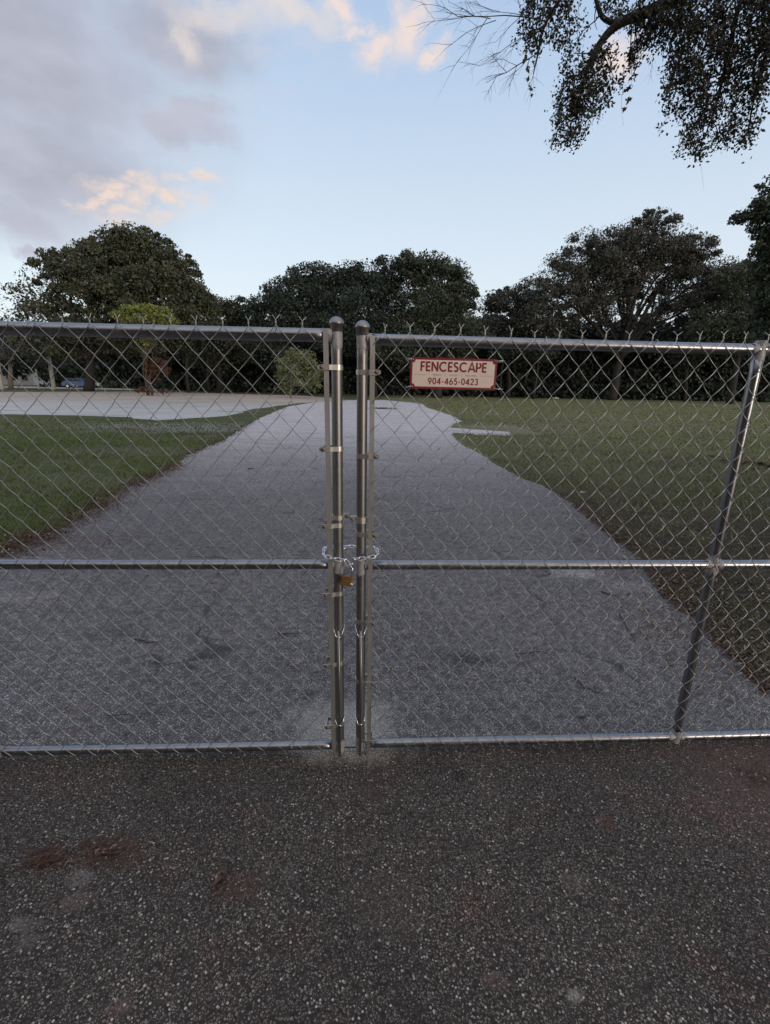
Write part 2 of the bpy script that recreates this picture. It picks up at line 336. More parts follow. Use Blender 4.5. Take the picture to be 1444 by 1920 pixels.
def b_soil(t, p, P):
    xs = t('ShaderNodeSeparateXYZ', {0: P}).outputs[0]; ys = t('ShaderNodeSeparateXYZ', {0: P}).outputs[1]
    n = t.noise(P, 1.2, 6, .65); f = t.noise(P, 28, 4, .7); n3 = t.noise(t.scale(P, (.4, 1, 1)), .35, 5, .6)
    left = t.mix(n, (.055, .072, .024), (.12, .14, .05)); right = t.mix(n, (.13, .145, .065), (.26, .26, .135))
    c = t.mix(t.step(xs, -1, 1), left, right)
    c = t.mix(t.step(n3, .42, .66, 0, .75), c, (.17, .145, .11))
    soil = t.mix(f, (.022, .017, .013), (.085, .064, .048))
    c = t.mix(t.step(t.noise(t.scale(P, (.25, 1, 1)), .8, 6, .7), .48, .64, 0, .45), c, t.scale(c, (.60, .62, .62)))
    near = t.m('MULTIPLY', t.step(ys, 14.0, 5.0), t.step(xs, 0, 1))
    c = t.mix(t.m('MAXIMUM', t.m('MULTIPLY', near, t.step(n, .25, .5, .4, .95)), t.step(t.noise(P, 2.2, 5), .60, .72, 0, .5)), c, soil)
    for (x, y, rx, ry, fk, cc) in [(330, 800, 150, 9, .7, (.30, .29, .29)), (240, 806, 80, 3.5, .8, (.20, .18, .17)), (200, 845, 70, 9, .5, (.16, .14, .13)), (60, 800, 80, 8, .35, (.17, .16, .12)), (1010, 800, 110, 8, .6, (.24, .20, .165)), (1180, 790, 90, 7, .55, (.26, .22, .185)), (1330, 800, 80, 8, .5, (.22, .19, .14)), (900, 775, 70, 4, .5, (.24, .22, .15)), (1250, 860, 140, 22, .5, (.13, .11, .09)), (1000, 850, 90, 16, .4, (.13, .125, .085))]:
        c = t.mix(t.m('MULTIPLY', pxb(t, P, x, y, rx, ry, hfk=0), fk), c, cc)
    c = t.mix(t.m('MULTIPLY', f, .5), c, t.scale(c, (.45, .45, .45)))
    setp(t, p, Base_Color=c, Roughness=.95, Specular_IOR_Level=.15)
    b = t('ShaderNodeBump', {'Height': f, 'Strength': .8, 'Distance': .02}); t.l.new(b.outputs[0], p.inputs['Normal'])
M_SOIL = gmat('lawn_soil', b_soil)
def b_sand(t, p, P):
    ys = t('ShaderNodeSeparateXYZ', {0: P}).outputs[1]
    n = t.noise(t.scale(P, (.35, 1, 1)), .45, 6, .65); f = t.noise(P, 9, 5, .7)
    c = t.mix(t.step(ys, 27, 40), t.mix(n, (.31, .30, .285), (.60, .58, .56)), t.mix(n, (.31, .25, .205), (.52, .44, .385)))
    c = t.mix(t.step(f, .5, .8, 0, .35), c, (.16, .14, .12))
    c = t.mix(t.step(t.noise(t.scale(P, (.3, 1.4, 1)), .5, 6, .6), .56, .66, 0, .55), c, (.13, .14, .10))
    setp(t, p, Base_Color=c, Roughness=.95)
M_SAND = gmat('pale_sand_lot', b_sand)
M_PALE = simple('pale_concrete', (.34, .335, .35), .8, 0, .25, 3)
M_ROAD = simple('far_concrete_road', (.42, .41, .38), .85, 0, .15, .6)
# ------------------------------------------------------------------ ground sheets
rng = np.random.default_rng(7)
def jitter(pts, seg, amp, seed=0, closed=False):
    r = np.random.default_rng(seed); out = []; P = [np.array(q[:2], float) for q in pts]
    n = len(P) if closed else len(P)-1
    for i in range(n):
        a, b = P[i], P[(i+1) % len(P)]; L = np.linalg.norm(b-a); dist = np.linalg.norm((a+b)/2)
        s = max(seg, dist*.012); k = max(1, int(L/s)); nrm = np.array([-(b-a)[1], (b-a)[0]])/max(L, 1e-6)
        for j in range(k):
            t_ = j/k; off = amp*(1+dist*.05)*(math.sin(L*3+j*.9+seed)*.35+r.normal()*.35) if (i or j) else 0
            out.append(a+(b-a)*t_+nrm*off)
    if not closed: out.append(P[-1])
    return out
def sheet(name, poly, z, m, kind='structure'):
    import bmesh
    bm = bmesh.new(); vs = [bm.verts.new((q[0], q[1], z)) for q in poly]; bm.faces.new(vs)
    bm.normal_update()
    if bm.faces[:][0].normal.z < 0: bmesh.ops.reverse_faces(bm, faces=bm.faces[:])
    bmesh.ops.triangulate(bm, faces=bm.faces[:])
    me = bpy.data.meshes.new(name); bm.to_mesh(me); bm.free(); me.materials.append(m)
    o = bpy.data.objects.new(name, me); sc.collection.objects.link(o); o['kind'] = kind; return o
sheet('ground', [(-1500, -1500), (1500, -1500), (1500, 3000), (-1500, 3000)], 0, M_SOIL)
PSI = .0555; GY = 1.838      # gate line: y = GY + tan(PSI) x
def gl(x, off=0.0): return (x, GY+math.tan(PSI)*x+off)
LEFT_PX = [(0, 1045), (60, 1012), (130, 985), (200, 938), (260, 905), (310, 885), (350, 855), (420, 825), (460, 800), (490, 783), (540, 762), (600, 753)]
RIGHT_PX = [(792, 757), (800, 764), (850, 780), (866, 790), (845, 797), (848, 808), (850, 818), (866, 834), (900, 850), (925, 868), (970, 893), (1015, 910), (1068, 940), (1090, 960), (1140, 1000), (1200, 1047), (1250, 1118), (1330, 1190), (1444, 1300)]
LP = [gl(-9, .04), (-9, 3.6), (-6.5, 3.9)] + [gp(*q) for q in LEFT_PX]
RP = [gp(*q) for q in RIGHT_PX] + [(2.9, gl(2.9)[1]+.04)]
Ledge = jitter(LP, .045, .04, 3); Redge = jitter(RP, .045, .04, 5)
sheet('driveway', Ledge+[tuple(gp(640, 750)), tuple(gp(720, 750))]+Redge, .004, M_DRIVE)
ap = jitter([gl(-9, .03), gl(9, .03)], .05, .004, 9)
sheet('apron', [(-9, -6), (9, -6)]+list(reversed([tuple(q) for q in ap])), .004, M_APRON)
sp = [gp(*q) for q in [(810, 799), (880, 805), (955, 810), (958, 817), (900, 816), (835, 811)]]
sheet('side_slab', jitter(sp, .12, .045, 2, True), .008, M_DRIVE)
sd_px = [(-260, 737), (0, 735), (300, 734), (560, 742), (640, 747), (650, 752), (560, 756), (470, 768), (425, 780), (330, 786), (285, 789), (240, 782), (140, 779), (0, 777), (-260, 781)]
sheet('sand_lot', jitter([gp(*q) for q in sd_px], .5, .10, 4, True), .008, M_SAND)
sheet('side_road', [(-110, 72), (-24, 70), (-27, 80), (-110, 84)], .006, M_ROAD)
# lane edges as functions of y, for grass and litter
LPa = np.array(LP[1:]); RPa = np.array(RP[::-1]); RPa[:, 1] = np.maximum.accumulate(RPa[:, 1])
def xl(y): return np.interp(y, np.sort(LPa[:, 1]), LPa[np.argsort(LPa[:, 1]), 0])
def xr(y): return np.interp(y, RPa[:, 1], RPa[:, 0])
def polar(n, r0, r1, a0, a1, seed):
    r = np.random.default_rng(seed); rr = r0*(r1/r0)**r.random(n); aa = r.uniform(a0, a1, n)
    return rr*np.sin(aa), rr*np.cos(aa), rr
def lown(x, y, s=1.0, ph=0.0):
    return (np.sin(x*1.3*s+ph)+np.sin(y*1.7*s+x*.6*s+ph*2)+np.sin((x-y)*2.9*s+ph)+np.sin((x+y*.7)*5.3*s)*.6)/3.6
def blades(name, side, n, m, seed, label):
    x, y, r = polar(n, 2.6, 62, rad(-58) if side < 0 else rad(-2), rad(2) if side < 0 else rad(56), seed)
    jit = rng.normal(size=n)*.035*(1+r*.05)
    keep = (x < xl(y)-.02+jit) if side < 0 else (x > xr(y)+.06+jit)
    keep &= (y > 2.3)
    if side < 0:
        keep &= ~((y > 19.8) & (x < -5.2)); keep &= ~((y > 27) & (x < -4)); keep &= (rng.random(n) < np.clip(.75+.5*lown(x, y), .25, 1))
    else: keep &= (rng.random(n) < np.clip((y-4.5)/9+.22+.6*lown(x, y, .8, 1), .10, .9))
    keep &= ~((y > 17) & (y < 20.6) & (x > 0) & (x < 5.6))
    x, y, r = x[keep], y[keep], r[keep]; N = len(x); g = np.random.default_rng(seed+1)
    h = g.uniform(.018, .05, N)*(1+np.clip(r-8, 0, 20)*.01)*np.where(lown(x, y, 2.4, 3)+g.normal(size=N)*.15 > .42, 1.9, 1.0); wd = np.maximum(.0035, .0010*r)*g.uniform(.7, 1.3, N)
    a = g.uniform(0, math.pi, N); ln = g.normal(size=(N, 2))*h[:, None]*.6
    b = np.stack([x, y, np.full(N, -.002)], 1); d = np.stack([np.cos(a)*wd, np.sin(a)*wd, np.zeros(N)], 1)
    top = b+np.stack([ln[:, 0], ln[:, 1], h], 1)
    o = quads(name, np.stack([b-d, b+d, top], 1), m, k=3); tag(o, label, 'grass', kind='stuff'); return o
blades('lawn_grass', -1, 190000, L_GRS, 21, 'short green grass covering the lawn left of the driveway')
blades('lawn_grass', 1, 210000, L_GRSR, 22, 'thin olive grass mixed with bare soil right of the driveway')
def litter(name, fn, n, m, seed, label, smin=.012, smax=.03, zone=(2.4, 16, -58, 56)):
    x, y, r = polar(n, zone[0], zone[1], rad(zone[2]), rad(zone[3]), seed); k = fn(x, y, np.random.default_rng(seed+5).random(n))
    x, y, r = x[k], y[k], r[k]; N = len(x); g = np.random.default_rng(seed+2)
    s = np.maximum(g.uniform(smin, smax, N), r*.0012); a = g.uniform(0, 6.28, N); tl = g.normal(size=(N, 2))*.35
    c = np.stack([x, y, .012+g.random(N)*.02], 1)
    u = np.stack([np.cos(a)*s, np.sin(a)*s, tl[:, 0]*s], 1); v = np.stack([-np.sin(a)*s*.42, np.cos(a)*s*.42, tl[:, 1]*s*.42], 1)
    c[:, 2] = np.maximum(c[:, 2], np.abs(u[:, 2])+np.abs(v[:, 2])+.007)
    o = quads(name, np.stack([c-u, c-v+u*.1, c+u, c+v+u*.1], 1), m); tag(o, label, 'leaf litter', kind='stuff')
def f_right(x, y, q):
    d = x-xr(y); p_ = np.where(d > 0, np.clip(1.15-(y-2.4)/8, .05, 1)*.8, np.exp(-(d/.10)**2)*.35+.006)
    return (q < p_*np.clip(.75+.5*lown(x, y, 1.5, 2), .1, 1)) & (x > 0) & ((d > -.5) | (q < .004))
litter('leaf_litter', f_right, 70000, L_LITO, 31, 'dry brown leaves over the soil along the right verge', .007, .02)
def f_left(x, y, q):
    d = xl(y)-x; w_ = np.where(y < 8, .20, .05); p_ = np.exp(-((d-.05)/w_)**2)*np.clip((10-y)/4, .05, 1)
    return (q < p_*.9) & (x < 0)
litter('leaf_litter', f_left, 70000, L_LITR, 41, 'reddish brown leaves gathered along the left edge of the driveway')
def edge_litter(side, n, y0, y1, om, osd, m, seed, label, smin, smax, expo=False):
    g = np.random.default_rng(seed); y = y0*(y1/y0)**g.random(n)
    off = (g.exponential(osd, n)+om) if expo else g.normal(om, osd, n)
    cl = lown(y*2.1, y*3.3, 1.3, seed); k = g.random(n) < np.clip(.6+.6*cl, .08, 1); y = y[k]; off = off[k]; n = len(y)
    x = (xr(y)+off) if side > 0 else (xl(y)-off); r = np.hypot(x, y); s = np.maximum(g.uniform(smin, smax, n), r*.0011); a = g.uniform(0, 6.28, n); tl = g.normal(size=(n, 2))*.4
    u = np.stack([np.cos(a)*s, np.sin(a)*s, tl[:, 0]*s], 1); v = np.stack([-np.sin(a)*s*.4, np.cos(a)*s*.4, tl[:, 1]*s*.4], 1)
    c = np.stack([x, y, np.abs(u[:, 2])+np.abs(v[:, 2])+.007+g.random(n)*.012], 1)
    c = c[y > GY+.12+math.tan(PSI)*x]; q = y > GY+.12+math.tan(PSI)*x; u, v = u[q], v[q]
    o = quads('leaf_litter', np.stack([c-u, c-v+u*.1, c+u, c+v+u*.1], 1), m); tag(o, label, 'leaf litter', kind='stuff')
edge_litter(-1, 11000, 3.6, 9.5, .0, .15, L_LITR, 61, 'reddish brown drift of leaves where the left lawn meets the paving', .007, .022)
edge_litter(-1, 3000, 8, 20, .0, .10, L_LITR, 62, 'thin line of brown leaves along the far left edge of the paving', .012, .03)
edge_litter(1, 9000, 2.0, 7.5, -.05, .16, L_LITR, 63, 'dark reddish leaf drift hugging the right edge of the paving', .006, .018, True)
edge_litter(1, 34000, 2.0, 11, .0, 1.3, L_LITO, 64, 'brown leaves spread over the bare ground at the right', .006, .018, True)
edge_litter(1, 1500, 2.2, 9, -.25, .16, L_LIT, 65, 'stray brown leaves blown onto the paving along its right side', .008, .02)
def f_drive(x, y, q): return (x > xl(y)) & (x < xr(y)) & (q < .012+.02*(lown(x, y, .9, 4) > .45))
litter('leaf_scatter', f_drive, 30000, L_LIT, 51, 'few small dry leaves scattered over the grey driveway', .008, .018, (2.2, 14, -50, 45))
# ------------------------------------------------------------------ gate leaves
CH, VZ = .0457, .104        # wire spacing (half diamond) and diamond height
def chainlink(x0, x1, xref, ztop, zbot, mir, seed):
    """flattened helical wires hooked into one another, twisted and barbed at the top, twisted below"""
    mb = MB(); g = np.random.default_rng(seed); n0 = int(math.floor((x0-xref)/CH)); n1 = int(math.ceil((x1-xref)/CH))
    def warp(x, z):
        return (x+.0045*math.sin(3.1*x+2.3*z+seed)+.0026*math.sin(9*x-5*z)+.0016*math.sin(31*x+17*z), z+.004*math.sin(4.1*x+seed)+.0025*math.sin(11*x+3*z)+.0016*math.sin(23*z-37*x))
    for i in range(n0, n1):
        cx = xref+(i+.5)*CH                      # wire zigzags between cx-CH/2 and cx+CH/2
        if cx-CH/2 < x0-.001 or cx+CH/2 > x1+.001: continue
        ph = i % 2                              # ph 0: starts at left at the top
        nh = int(round((ztop-zbot)/(VZ/2))); pts = []
        sgn = -1 if ph == 0 else 1
        K = 5
        for j in range(nh):
            s0 = sgn if j % 2 == 0 else -sgn
            for k in range(K):
                t_ = k/K; u = s0*(1-2*t_); u = u*.92+.08*math.sin(u*math.pi/2)
                z = ztop-(j+t_)*VZ/2
                rising = -s0                      # direction of travel in x while going down
                dep = .0058*math.sin(math.pi*t_)*(1 if rising*mir > 0 else -1)   # one diagonal bows forward, the other back
                wx, wz = warp(cx+u*CH/2*1.03, z)
                pts.append((wx, -dep, wz))
        wx, wz = warp(cx+(sgn if nh % 2 == 0 else -sgn)*CH/2, zbot); pts.append((wx, 0, wz))
        # top barb: neck then fork
        sx = sgn; ax, az_ = warp(cx+sgn*CH/2, ztop)
        h = .019+g.normal()*.0015; fx = .012+g.normal()*.003
        top = [(ax-sx*(-1)*fx*1.0, -.001*sx, az_+h+.013+g.normal()*.002), (ax+sx*.002, .0015*sx, az_+h), (ax-sx*.002, -.0015*sx, az_+h*.55), (ax-sx*.0012, .001*sx, az_+.004)]
        s2 = sgn if nh % 2 == 0 else -sgn; bx, bz = pts[-1][0], pts[-1][2]
        bot = [(bx-s2*.002, .0015, bz-.008), (bx+s2*.002, -.0015, bz-.016), (bx+s2*.012, 0, bz-.026)]
        mb.tube(top+pts[0:]+bot, .0014, 5)
    return mb
def ring(mb, cx, cz, r, hh, th, a0, a1, n=14):
    """strap of height hh round a vertical pipe at local (cx, 0)"""
    A = np.linspace(a0, a1, n); V = []; F = []
    for a in A:
        for rr in (r, r+th):
            for z in (-hh/2, hh/2): V.append((cx+rr*math.cos(a), rr*math.sin(a), cz+z))
    for i in range(n-1):
        a, b = i*4, i*4+4
        F += [(a+2, b+2, b+3, a+3), (a, a+1, b+1, b), (a+1, a+3, b+3, b+1), (a, b, b+2, a+2)]
    F += [(0, 2, 3, 1), ((n-1)*4, (n-1)*4+1, (n-1)*4+3, (n-1)*4+2)]
    mb.add(V, F)
RP_ = .0204                      # pipe radius
ZT, ZM, ZB = 1.8507, .9582, .060
def leaf(sgn, x_post, x_far, uprights, loc, rz, xref, bands, label, seed, barpts, zoff):
    g = thing('chain_link_gate', label, 'gate', loc, rz, 'double gate leaves')
    X = lambda x: x              # local x = along the gate plane from the photo centre
    MB().tube([(x_post, 0, .028), (x_post, 0, .06)]+[(x_post, 0, z) for z in np.linspace(.1, ZT+.025, 20)], RP_, 20).build('frame_post', M_POST, g, True)
    for xu in uprights:
        u = MB().tube([(xu, 0, z) for z in np.linspace(ZB, ZT, 20)], RP_, 20).build('frame_post', M_PIPE, g, True)
    for z, a in ((ZT, .0232 if sgn < 0 else .020), (ZM, .020), (ZB, .0195)):
        xs = np.linspace(x_post+sgn*.012, x_far, 24); sag = .002*np.sin(np.linspace(0, 3, 24))
        MB().tube([(x, 0, z-s_) for x, s_ in zip(xs, sag)], a, 20).build('rail', M_PIPE, g, True)
    # domed cap
    MB().lathe([(.0215, ZT+.012), (.0235, ZT+.014), (.0235, ZT+.036), (.0275, ZT+.038), (.0272, ZT+.043), (.0235, ZT+.053), (.017, ZT+.060), (.009, ZT+.064), (.002, ZT+.0655)], (x_post, 0, 0), 'z', 24).build('post_cap', M_POST, g, True)
    # weld splashes of silver paint at every joint
    rg = random.Random(seed)
    for xx in [x_post]+list(uprights):
        for z in (ZT, ZM, ZB):
            w_ = MB(); K = 16
            ze = [(-.028-rg.random()*.022, .026+rg.random()*.02) for _ in range(K)]
            V = []; F = []
            for k in range(K):
                a = k*2*math.pi/K; r = RP_+.0012
                lo, hi = ze[k]; hi = min(hi, .03) if z == ZT else hi; lo = max(lo, -.03) if z == ZB else lo
                for zz in (lo, 0, hi): V.append((xx+r*math.cos(a), r*math.sin(a), z+zz))
            for k in range(K):
                a, b = k*3, ((k+1) % K)*3
                F += [(a, b, b+1, a+1), (a+1, b+1, b+2, a+2)]
            w_.add(V, F)
            for dr in ((sgn,) if xx == x_post else (sgn, -sgn)):
                if xx != x_post and abs(xx+dr*.04) > abs(x_far)-.0: continue
                V = []; F = []; r = .0240 if (sgn < 0 and z == ZT) else .0212
                for k in range(K):
                    a = k*2*math.pi/K
                    V += [(xx+dr*.016, r*math.cos(a), z+r*math.sin(a)), (xx+dr*(.030+rg.random()*.016), r*math.cos(a), z+r*math.sin(a))]
                for k in range(K): F.append((2*k, 2*((k+1) % K), 2*((k+1) % K)+1, 2*k+1))
                w_.add(V, F)
            w_.build('weld', M_WELD, g, True)
    # tension bar, threaded through the last diamonds
    yb = -.028
    (bx0, bz0), (bx1, bz1) = barpts
    ang = math.atan2(bx0-bx1, bz0-bz1); L = math.hypot(bx0-bx1, bz0-bz1); c, s_ = math.cos(ang), math.sin(ang)
    MB().box(((bx0+bx1)/2, yb, (bz0+bz1)/2), (.0185, .005, L), [[c, 0, s_], [0, 1, 0], [-s_, 0, c]]).build('tension_bar', M_BAR, g)
    # bands with carriage bolts
    for z in bands:
        z -= zoff
        b = MB(); tl = rg.uniform(-.02, .02)
        ring(b, x_post, z, RP_+.0008, .0185, .0022, -math.pi/2, math.pi/2, 12) if sgn < 0 else ring(b, x_post, z, RP_+.0008, .0185, .0022, math.pi/2, 3*math.pi/2, 12)
        for yy in (-RP_-.002, RP_+.002):
            if yy < 0:  # front tab slopes out to pass in front of the bar
                V = []
                for (dx, dy) in ((0, yy), (.014, yy-.002), (.026, -.0335), (.060, -.0335)):
                    for z2 in (-.00925, .00925):
                        for d2 in (-.0011, .0011): V.append((x_post+sgn*dx, dy+d2, z+z2+tl*dx))
                F = []
                for q in range(3):
                    a = q*4; F += [(a, a+4, a+6, a+2), (a+1, a+3, a+7, a+5), (a, a+1, a+5, a+4), (a+2, a+6, a+7, a+3)]
                F += [(0, 2, 3, 1), (12, 13, 15, 14)]; b.add(V, F)
                b.lathe([(.009, -.0011), (.009, .0011)], (x_post+sgn*.060, -.0335, z+tl*.06), 'y', 16)
            else: b.box((x_post+sgn*.028, yy+.001, z), (.056, .0022, .0185))
        bo = b.build('tension_band', M_BAND, g)
        MB().lathe([(.0058, -.0395), (.0068, -.0375), (.0068, -.0350), (.003, -.0349), (.003, .030)], (x_post+sgn*.053, 0, z+tl*.05), 'y', 12).build('bolt', M_BOLT, bo, True)
    # rod guides: bent wire forks pinched in front of the post
    for z in (.647, .20):
        r_ = MB()
        for s3 in (-1, 1):
            r_.tube([(x_post+s3*.023, .004, z+.030), (x_post+s3*.0225, -.016, z+.024), (x_post+s3*.015, -.028, z+.006), (x_post+s3*.0105, -.031, z-.010), (x_post+s3*.0105, -.031, z-.022)], .0022, 6)
        r_.box((x_post, -.0315, z-.010), (.019, .003, .006))
        r_.build('rod_guide', M_CHAIN, g, True)
    MB().tube([(x_post, -.0275, .02), (x_post, -.0275, .40), (x_post, -.0275, .665)], .0065, 10).build('drop_rod', M_POST, g, True)
    # chain link fabric
    xa, xb = (x_far, bx0) if sgn < 0 else (bx0, x_far)
    ml = chainlink(xa, xb, xref, ZT+.022, ZT+.022-VZ*17.5, -1 if sgn > 0 else 1, seed)
    m_ = ml.build('chain_link_mesh', M_WIRE, g, True); m_.location = (0, -.028, 0)
    # wire ties holding the fabric on the rails
    for z in (ZT, ZM, ZB):
        for x in np.arange(min(x_post, x_far)+.25, max(x_post, x_far)-.1, .43):
            A = np.linspace(0, 5.2, 12); MB().tube([(x+.002*k, -.008-.0235*math.cos(a)*1.05, z+.0235*math.sin(a)) for k, a in enumerate(A)], .0014, 5).build('wire_tie', M_WIRE, g, True)
    return g
gL = leaf(-1, -.1893, -1.95, (-1.73,), (0, 1.83, 0), .0517, -.2644+CH, (1.739, 1.439, 1.132, .833, .50, .184),
          'left gate leaf of galvanised pipe and chain link, the one without a sign', 3, ((-.2270, 1.872), (-.2160, .05)), 0)
gR = leaf(1, -.0958, 2.05, (1.4442,), (0, 1.8457, -.009), .0591, .0777, (1.724, 1.41, 1.089, .692, .397, .085),
          'right gate leaf of galvanised pipe and chain link carrying the maroon sign', 8, ((-.0590, 1.86), (-.0560, .0)), -.009)
# latch collars and their bolt, on the two meeting posts
for g, xp, sgn, z, r0 in ((gL, -.1893, 1, 1.163, .0) , (gR, -.0958, -1, 1.158, .0)):
    b = MB(); ring(b, xp, z, RP_+.0012, .026 if sgn < 0 else .018, .003, 0, 2*math.pi, 22)
    b.box((xp+sgn*.032, -.006, z+.006), (.026, .004, .016)); b.box((xp+sgn*.032, .006, z+.006), (.026, .004, .016))
    co = b.build('latch_collar', M_BAND, g)
    MB().lathe([(.003, -.016), (.0065, -.015), (.0065, -.011), (.0035, -.0105), (.0035, .014)], (xp+sgn*.038, 0, z+.004), 'y', 10).build('bolt', M_BOLT, co, True)
MB().tube([(-.1893+.036, -.008, 1.168), (-.145, -.010, 1.170), (-.0958-.036, -.009, 1.160)], .0045, 8).build('latch_bolt', M_BOLT, gR, True)
b = MB(); b.tube([(-.0958+.020, -.010, 1.178), (-.0958+.032, -.016, 1.180), (-.0958+.040, -.012, 1.172), (-.0958+.041, -.010, 1.150)], .0025, 6); b.build('latch_pin', M_BAND, gR, True)
def GW(x, y, z):             # gate-plane local -> world
    c, s_ = math.cos(PSI), math.sin(PSI); return np.array([x*c-y*s_, 1.838+x*s_+y*c, z])
# ------------------------------------------------------------------ chain and padlock
def chain():
    g = thing('steel_chain', 'bright zinc chain looped round the two middle gate posts', 'chain', tuple(GW(-.1425, 0, .99)), PSI)
    cx = -.1425
    key = [(-.103, -.030, 1.005), (-.106, 0, 1.018), (-.092, .030, 1.020), (-.05, .030, 1.018), (0, .032, 1.022), (.05, .030, 1.018), (.095, .030, 1.018), (.112, 0, 1.018), (.112, -.036, 1.010),
           (.080, -.046, 1.002), (.045, -.042, .996), (.015, -.040, .992), (0, -.044, .966), (-.018, -.040, .988), (-.05, -.044, .994), (-.08, -.046, 1.002)]
    K = np.array(key); n = len(K); P = []
    for i in range(n):
        a, b_, c, d = K[(i-1) % n], K[i], K[(i+1) % n], K[(i+2) % n]
        for t_ in np.linspace(0, 1, 20, endpoint=False):
            P.append(.5*((2*b_)+(-a+c)*t_+(2*a-5*b_+4*c-d)*t_**2+(-a+3*b_-3*c+d)*t_**3))
    P = np.array(P); D = np.r_[0, np.cumsum(np.linalg.norm(np.diff(np.r_[P, P[:1]], axis=0), axis=1))]; L = D[-1]
    nl = int(round(L/.0215)); nl += nl % 2
    PC = np.r_[P, P[:1]]
    def pos(s_): s_ %= L; return np.array([np.interp(s_, D, PC[:, k]) for k in range(3)])
    for i in range(nl):
        c = pos(i*L/nl); t_ = pos(i*L/nl+.01)-pos(i*L/nl-.01); t_ /= np.linalg.norm(t_)
        up = np.array([0, 0, 1.]); sd_ = np.cross(t_, up); sd_ /= np.linalg.norm(sd_); up = np.cross(sd_, t_)
        a = rad(35 if i % 2 else -50); wv = math.cos(a)*up+math.sin(a)*sd_
        hl, r, pts = .0088, .0068, []
        for k in range(7): q = -math.pi/2+math.pi*k/6; pts.append(c+t_*(hl+r*math.cos(q))+wv*r*math.sin(q))
        for k in range(7): q = math.pi/2+math.pi*k/6; pts.append(c+t_*(-hl+r*math.cos(q))+wv*r*math.sin(q))
        mb = MB(); mb.tube(np.array(pts)-np.array([cx*0, 0, .99]), .0023, 7, closed=True)
        mb.build('link', M_CHAIN, g, True)
chain()
def padlock():
    g = thing('padlock', 'brown brass laminated padlock hanging on the chain between the gate posts', 'padlock', tuple(GW(-.155, -.052, .901)), PSI)
    g.rotation_euler = (rad(-8), rad(10), PSI); g.scale = (.86, .86, .86)
    b = MB()
    for k in range(5): b.box((0, 0, .0225-k*.0085+(.0 if k < 2 else -.003)), (.060 if k % 2 else .058, .024, .0083), None, .002)
    b.box((0, 0, .0035+.0065-.0055), (.052, .020, .030)); b.build('body', M_BRASS, g)
    MB().tube([(-.018, 0, .024), (-.018, 0, .055), (-.0165, 0, .065), (-.010, 0, .0735), (0, 0, .077), (.010, 0, .0735), (.0165, 0, .065), (.018, 0, .055), (.018, 0, .024)], .0036, 8).build('shackle', M_CHAIN, g, True)
    MB().lathe([(.006, -.0135), (.0068, -.0125), (.0068, -.011)], (.024, 0, -.008), 'y', 12).build('rivet', M_BAND, g, True)
padlock()
# ------------------------------------------------------------------ sign
def arc(cx, cy, rx, ry, a0, a1, n=14): return [(cx+rx*math.cos(rad(a)), cy+ry*math.sin(rad(a))) for a in np.linspace(a0, a1, n)]
GLY = {   # strokes in a box of height 1, first number is the advance width
 'F': (.52, [[(.08, 0), (.08, 1)], [(.08, .93), (.50, .93)], [(.08, .52), (.44, .52)]]),
 'E': (.55, [[(.08, 0), (.08, 1)], [(.08, .93), (.50, .93)], [(.08, .5), (.47, .5)], [(.08, .07), (.50, .07)]]),
 'N': (.78, [[(.08, 0), (.08, 1)], [(.08, .95), (.68, .05)], [(.68, 0), (.68, 1)]]),
 'C': (.92, [arc(.50, .5, .42, .44, 48, 312, 22)]),
 'S': (.58, [arc(.28, .735, .195, .20, 30, 250, 14)+arc(.27, .28, .215, .22, 75, -145, 16)]),
 'A': (.80, [[(.03, 0), (.40, 1), (.77, 0)], [(.17, .30), (.63, .30)]]),
 'P': (.62, [[(.08, 0), (.08, 1)], [(.08, .93), (.28, .93)]+arc(.28, .69, .27, .24, 90, -90, 12)+[(.08, .45)]]),
 'G': (.92, [arc(.50, .5, .42, .44, 45, 350, 22)+[(.90, .5), (.55, .5)]]),
 'T': (.52, [[(.26, 0), (.26, .95)], [(.0, .93), (.52, .93)]]),
 'R': (.58, [[(.08, 0), (.08, 1)], [(.08, .93), (.26, .93)]+arc(.26, .70, .22, .23, 90, -90, 10)+[(.08, .47)], [(.26, .47), (.52, 0)]]),
 'I': (.22, [[(.11, 0), (.11, 1)]]), 'L': (.46, [[(.08, 1), (.08, .07), (.44, .07)]]), '/': (.35, [[(.08, 0), (.27, 1)]]),
 '-': (.40, [[(.06, .40), (.32, .40)]]), ' ': (.45, []),
 '9': (.62, [arc(.30, .68, .24, .26, 0, 360, 20), [(.535, .60), (.22, 0)]]),
 '6': (.62, [arc(.30, .30, .24, .26, 0, 360, 20), [(.075, .38), (.38, 1)]]),
 '0': (.62, [arc(.30, .5, .23, .44, 0, 360, 22)]),
 '4': (.64, [[(.44, 0), (.44, .98)], [(.44, .95), (.07, .27), (.60, .27)]]),
 '5': (.60, [[(.50, .93), (.20, .93), (.13, .56)]+arc(.28, .32, .235, .26, 110, -145, 14)]),
 '2': (.60, [arc(.29, .70, .22, .24, 165, -35, 12)+[(.08, .07), (.54, .07)]]),
 '3': (.58, [arc(.27, .73, .19, .20, 150, -80, 12), arc(.27, .28, .22, .22, 85, -150, 14)])}
